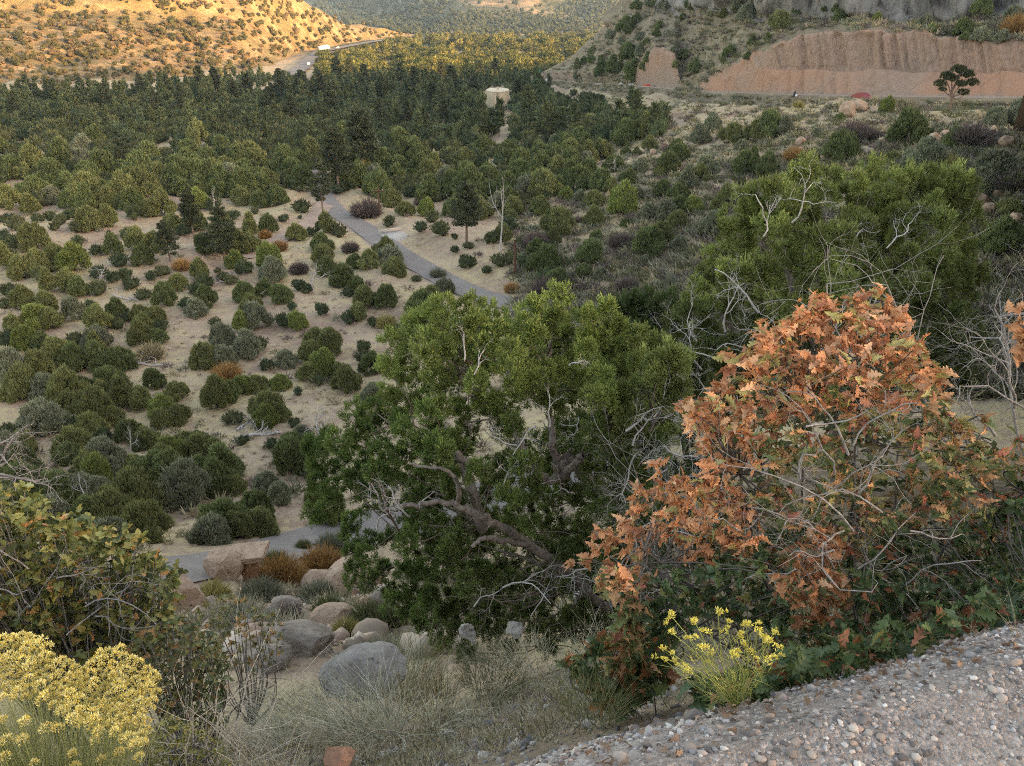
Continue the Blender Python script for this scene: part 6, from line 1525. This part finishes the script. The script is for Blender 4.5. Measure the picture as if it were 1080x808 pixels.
# the capped rock: a narrow stem of tuff with a flat light slab on top
b = P(266, 612, 'V')[0]; s = b[1] / F * 1.3
o = thing('hoodoo_rock', 'orange pedestal rock with a flat cap slab beside the paved road', 'rock', tuple(b))
v, f = ICO[4]; z = v[:, 2]
wv = 13 * s * (.72 + .28 * np.abs(z) ** 1.5); vv = np.stack([v[:, 0] * wv * 1.0, v[:, 1] * wv, z * 19 * s + 16 * s], -1); vv *= (1 + .08 * fbm(v * 2.2, 4, 5))[:, None]
g = Geo(); g.add(vv, f); g.build('pedestal', rock_mat('orange_tuff', [(.30, .15, .08), (.44, .24, .14), (.52, .32, .20)], 1.4, .15), o, True)
vv = np.clip(v * 1.5, -1, 1) * np.array([22 * s, 14 * s, 3.0 * s]) * (1 + .1 * fbm(v * 2, 3, 6))[:, None] + np.array([-2 * s, 0, 36 * s]); vv[:, 2] += vv[:, 0] * .18
g = Geo(); g.add(vv, f); g.build('cap_slab', m_sand, o, True)

# stones down the stony slope right of the tall juniper
k = 0
for px, py, w_ in [(1003, 216, 14), (1015, 222, 10), (1030, 213, 16), (1042, 220, 12), (1025, 230, 9), (985, 148, 12), (996, 143, 9), (1008, 140, 10), (975, 152, 9), (1018, 150, 12), (893, 117, 14), (906, 113, 12), (1060, 150, 12), (1045, 138, 9), (960, 165, 8), (1068, 128, 8), (887, 160, 8), (870, 165, 9), (1050, 205, 10), (1012, 232, 10), (700, 155, 7), (688, 161, 6), (844, 150, 9), (1062, 172, 9), (930, 150, 8), (1070, 230, 12)]:
    k += 1
    boulder(px, py, w_ * 1.2, w_ * .9, m_sand if k != 21 else m_red, '%s rock on stony slope, %s' % (['angular pinkish', 'rounded tan', 'blocky pale', 'low flat tan', 'pointed buff'][k % 5], 'right beside the lone tree' if py < 120 else ['in upper rubble below lone tree', 'in lower rubble by tall juniper', 'among grey brush'][0 if py < 180 else 1] + ', %s from left' % ORD[[19, 18, 17, 16, 15, 14, 13, 12, 11, 10, 9, 8, 7, 6, 5, 4, 3, 2, 1, 0][k % 20] % 16]), 100 + k, 'V', sub=3, group='rocks on the stony slope')

# ---- gravel
TVp = [(ICO[1][0] * (1 + .16 * R.normal(size=(42, 1))), ICO[1][1]) for _ in range(5)]
g = Geo()
n = 26000; x = R.uniform(-.75, 2.6, n); yc = np.interp(x, CR_X, CR_Y); y = yc + .40 + .5 * (x < .35) - R.exponential(.55, n); keep = (y > .55) & ((x > -.45) | (R.random(n) < .3)); x, y = x[keep], y[keep]; n = len(x)
sz = np.clip(.0036 * np.exp(R.normal(size=n) * .5), .0018, .0125); clusters = vnoise(np.stack([x * 4, y * 4, 0 * x], -1), 31) + R.uniform(-.5, .5, n) > -.45
x, y, sz = x[clusters], y[clusters], sz[clusters]; n = len(x); z = zfg(x, y) + sz * .15
pal = np.array([(.38, .34, .30), (.29, .25, .22), (.17, .155, .145), (.46, .44, .41), (.28, .22, .18), (.34, .255, .21), (.21, .205, .205), (.11, .10, .095), (.31, .30, .295), (.20, .17, .15)])
pc = pal[R.integers(0, len(pal), n)] * R.uniform(.8, 1.2, (n, 1))
kk_ = R.integers(0, 5, n)
for k in range(5):
    s = kk_ == k; tv, tf = TVp[k]
    scatter(g, tv, tf, np.stack([x, y, z], -1)[s], rotz(R.uniform(0, 6.28, s.sum())) @ frames(R.normal(size=(s.sum(), 3)) * .25 + np.array([0, 1, 0]), unit(R.normal(size=(s.sum(), 3)) * .2 + np.array([0, 0, 1.]))), sz[s][:, None] * np.stack([R.uniform(.8, 1.5, s.sum()), R.uniform(.8, 1.3, s.sum()), R.uniform(.5, .9, s.sum())], -1), pc[s])
m_peb = leaf_mat('pebble_stone', trans=0, rnd=0, rough=.8, spec=.25, nsc=60)
tag(g.build('gravel', m_peb, smooth=True), kind='stuff')
# fine grit
g = Geo(); n = 34000; x = R.uniform(-.75, 2.4, n); y = np.interp(x, CR_X, CR_Y) + .4 + .5 * (x < .35) - R.exponential(.5, n); keep = y > .6; x, y = x[keep], y[keep]; n = len(x)
pc = pal[R.integers(0, len(pal), n)] * R.uniform(.8, 1.2, (n, 1)); tet = (np.array([(1, 1, 1), (-1, -1, 1), (-1, 1, -1), (1, -1, -1)]) * .8, np.array([(0, 1, 2), (0, 3, 1), (0, 2, 3), (1, 3, 2)]))
scatter(g, tet[0], tet[1], np.stack([x, y, zfg(x, y)], -1), frames(R.normal(size=(n, 3))), R.uniform(.0008, .0024, n), pc)
tag(g.build('fine_grit', m_peb), kind='stuff')
# fallen oak leaves at the gravel edge
g = Geo(); n = 600; x = R.uniform(.0, 1.9, n); y = np.interp(x, CR_X, CR_Y) + np.abs(R.normal(size=n)) * .25 + .03; z = zfg(x, y) + .004
leaves(g, np.stack([x, y, z], -1), unit(R.normal(size=(n, 3)) * np.array([1, 1, .1])), 1, .019, lambda ti, n: np.array((.20, .13, .09)) * R.uniform(.6, 1.4, (n, 1)), OLV2, OLF2, droop=0, spread=.1)
tag(g.build('leaf_litter', m_oak), kind='stuff')

# ---- scrub of the near slope between the boulders and the grass
def gscat(name, n, box_, kw, size, which='VG', cond=None):
    pp, ss, kk2 = [], [], []; ks_, ws = list(kw), np.array(list(kw.values()), float); ws /= ws.sum()
    for _ in range(n):
        px = R.uniform(box_[0], box_[2]); py = R.uniform(box_[1], box_[3]); b = P(px, py, which)
        if b is None or b[0][1] < 3.0 or not off_road(px, py, b[0]) or any(abs(px - k[0]) < k[2] * .7 and k[1] - 4 < py < k[1] + k[3] * .5 + 9 for k in BOULD): continue
        pp.append(b[0]); ss.append(R.uniform(*size) * (1 if b[0][1] > 12 else .5)); kk2.append(R.choice(ks_, p=ws))
    return brush_mass(name, pp, ss, kk2, 60, .05)
gscat('sage_scrub', 1500, (180, 596, 480, 690), {'silver': 6, 'tan': 3, 'straw': 4, 'sage': 1.5}, (.22, .55), cond=1)
gscat('near_slope_scrub', 1300, (-150, 560, 1250, 700), {'sage': 2, 'tan': 2, 'straw': 2, 'olive': 2}, (.3, .7), cond=1)
for px, py, w_, kd, lab in [(296, 603, 40, 'rust', 'orange brown bush right of the capped pedestal rock'), (340, 592, 38, 'rust', 'orange bush on top of the long pointed boulder'), (225, 625, 28, 'yellow', 'yellowish bush between the tan sloping boulder and grass'), (347, 640, 28, 'olive', 'small green bush in the pale sage grass'), (250, 648, 26, 'sage', 'pale sage bush low beside the flat outcrop'), (305, 648, 24, 'purple', 'dark reddish bush in the middle of the sage grass'), (365, 662, 24, 'yellow', 'yellow tinged bush below the sage grass'), (320, 575, 14, 'olive', 'small green bush at the lower road edge'), (350, 572, 26, 'sage', 'grey bare bush at the lower road edge'), (390, 650, 36, 'olive', 'olive bush right of the wide flat outcrop'), (290, 590, 22, 'olive', 'olive bush tucked behind the orange brown one'), (410, 655, 34, 'olive', 'yellow green bush above the dome rock'), (335, 625, 30, 'sage', 'silver sage bush beneath the rounded pinkish boulder'), (275, 625, 34, 'sage', 'broad silver sage bush below the pedestal rock')]:
    bush(px, py, w_, kd, lab, hs=1.1)

# loose rubble on the stony slopes
rp, rs_ = [], []
for k in range(2600):
    px = R.uniform(640, 1250); py = R.uniform(106, 300)
    if R.random() > sstep(640, 1000, px) * .9 + .1: continue
    b = P(px, py, 'V')
    if b is not None and vnoise(b[0] * .15, 66) > -.2: rp.append(b[0]); rs_.append(min(.5, .10 * math.exp(R.normal() * .6)))
for k in range(700):
    px = R.uniform(180, 480); py = R.uniform(596, 690); b = P(px, py, 'V')
    if b is not None and off_road(px, py, b[0]): rp.append(b[0]); rs_.append(min(.35, .07 * math.exp(R.normal() * .6)))
rp = np.array(rp); rs_ = np.array(rs_); n = len(rp); g = Geo(); kk_ = R.integers(0, 5, n); rc_ = np.array([(.40, .29, .22), (.34, .27, .21), (.27, .20, .15), (.44, .36, .29)])
for k in range(5):
    m_ = kk_ == k; scatter(g, TVp[k][0], TVp[k][1], rp[m_], frames(R.normal(size=(m_.sum(), 3))), rs_[m_][:, None] * R.uniform(.6, 1.4, (m_.sum(), 3)), rc_[R.integers(0, 4, m_.sum())] * R.uniform(.8, 1.15, (m_.sum(), 1)))
tag(g.build('rubble', m_peb), kind='stuff')

b_ = Geo(); box(b_, (0, 3300, -200), (17000, 7600, 580)); hz_ = bpy.data.materials.new('haze_air'); hz_.use_nodes = True; hz_.node_tree.nodes.clear()
ho = hz_.node_tree.nodes.new('ShaderNodeOutputMaterial'); pv = hz_.node_tree.nodes.new('ShaderNodeVolumePrincipled')
pv.inputs['Color'].default_value = (.55, .78, 1.0, 1); pv.inputs['Density'].default_value = .00006; pv.inputs['Anisotropy'].default_value = .2
hz_.node_tree.links.new(pv.outputs[0], ho.inputs['Volume'])
tag(b_.build('haze', hz_), kind='stuff')

# litter, stones and sparse dry stalks on the bank below the gravel
n = 5200; x = R.uniform(-3.2, 1.0, n); sl = R.uniform(.15, 4.5, n) ** 1.15; y = np.interp(x, CR_X, CR_Y) + sl; z = zfg(x, y); kp_ = ~((x > -.42) & (sl < 1.2))
brush_mass('bank_litter', np.stack([x, y, z], -1)[kp_], (R.uniform(.015, .05, n) * (1 + sl * .8))[kp_], R.choice(['straw', 'tan', 'silver', 'purple', 'olive'], n, p=[.3, .25, .2, .1, .15])[kp_], 14, .05)
n = 7000; x = R.uniform(-3.2, .9, n); sl = R.uniform(.0, 4.5, n) ** 1.2; y = np.interp(x, CR_X, CR_Y) + sl; z = zfg(x, y)
g = Geo(); kk_ = R.integers(0, 5, n); szz = np.minimum(.035, .004 * np.exp(R.normal(size=n) * .6) * (1 + sl * .5))
for k in range(5):
    m_ = kk_ == k; scatter(g, TVp[k][0], TVp[k][1], np.stack([x, y, z], -1)[m_], frames(R.normal(size=(m_.sum(), 3))), szz[m_][:, None] * R.uniform(.6, 1.4, (m_.sum(), 3)), pal[R.integers(0, len(pal), m_.sum())] * R.uniform(.7, 1.0, (m_.sum(), 1)))
tag(g.build('bank_stones', m_peb, smooth=True), kind='stuff')
# ================================================================ CAMERA, LIGHT, WORLD
cam = bpy.data.cameras.new('camera'); co = bpy.data.objects.new('camera', cam); C.objects.link(co)
cam.sensor_width = 36; cam.lens = 36 * F / W; cam.clip_start = .05; cam.clip_end = 20000
co.location = (0, 0, 0); co.rotation_euler = (math.pi / 2 - PITCH, 0, 0)
S = bpy.context.scene; S.camera = co
w = bpy.data.worlds.new('World'); S.world = w; w.use_nodes = True
t = w.node_tree; bg = t.nodes['Background']
sk = t.nodes.new('ShaderNodeTexSky'); sk.sky_type = 'NISHITA'; sk.sun_disc = False
sk.sun_elevation = SUN_EL; sk.sun_rotation = math.atan2(SD[0], SD[1])
sk.dust_density = 2.0; sk.air_density = 1.0; sk.ozone_density = 1.0
t.links.new(sk.outputs[0], bg.inputs[0]); bg.inputs[1].default_value = .15
sl = bpy.data.lights.new('sun', 'SUN'); sl.energy = SUN_E if 'SUN_E' in globals() else 2.0; sl.angle = math.radians(.5); sl.color = (1, .65, .28)
so = bpy.data.objects.new('sun', sl); C.objects.link(so)
dv = Vector((-SD[0] * math.cos(SUN_EL), -SD[1] * math.cos(SUN_EL), -math.sin(SUN_EL)))
so.rotation_euler = dv.to_track_quat('-Z', 'Y').to_euler()
vs = S.view_settings; vs.view_transform = 'Standard'; vs.look = 'None'; vs.gamma = 1; vs.exposure = 2.72
vs.use_white_balance = True; vs.white_balance_temperature = 8900; vs.white_balance_tint = 20
S.cycles.max_bounces = 4; S.cycles.diffuse_bounces = 3; S.cycles.glossy_bounces = 1; S.cycles.transmission_bounces = 2; S.cycles.transparent_max_bounces = 4
S.cycles.use_denoising = False; S.cycles.denoiser = 'OPENIMAGEDENOISE'; S.cycles.denoising_prefilter = 'ACCURATE'; S.cycles.denoising_input_passes = 'RGB_ALBEDO_NORMAL'; S.cycles.filter_width = 1.0
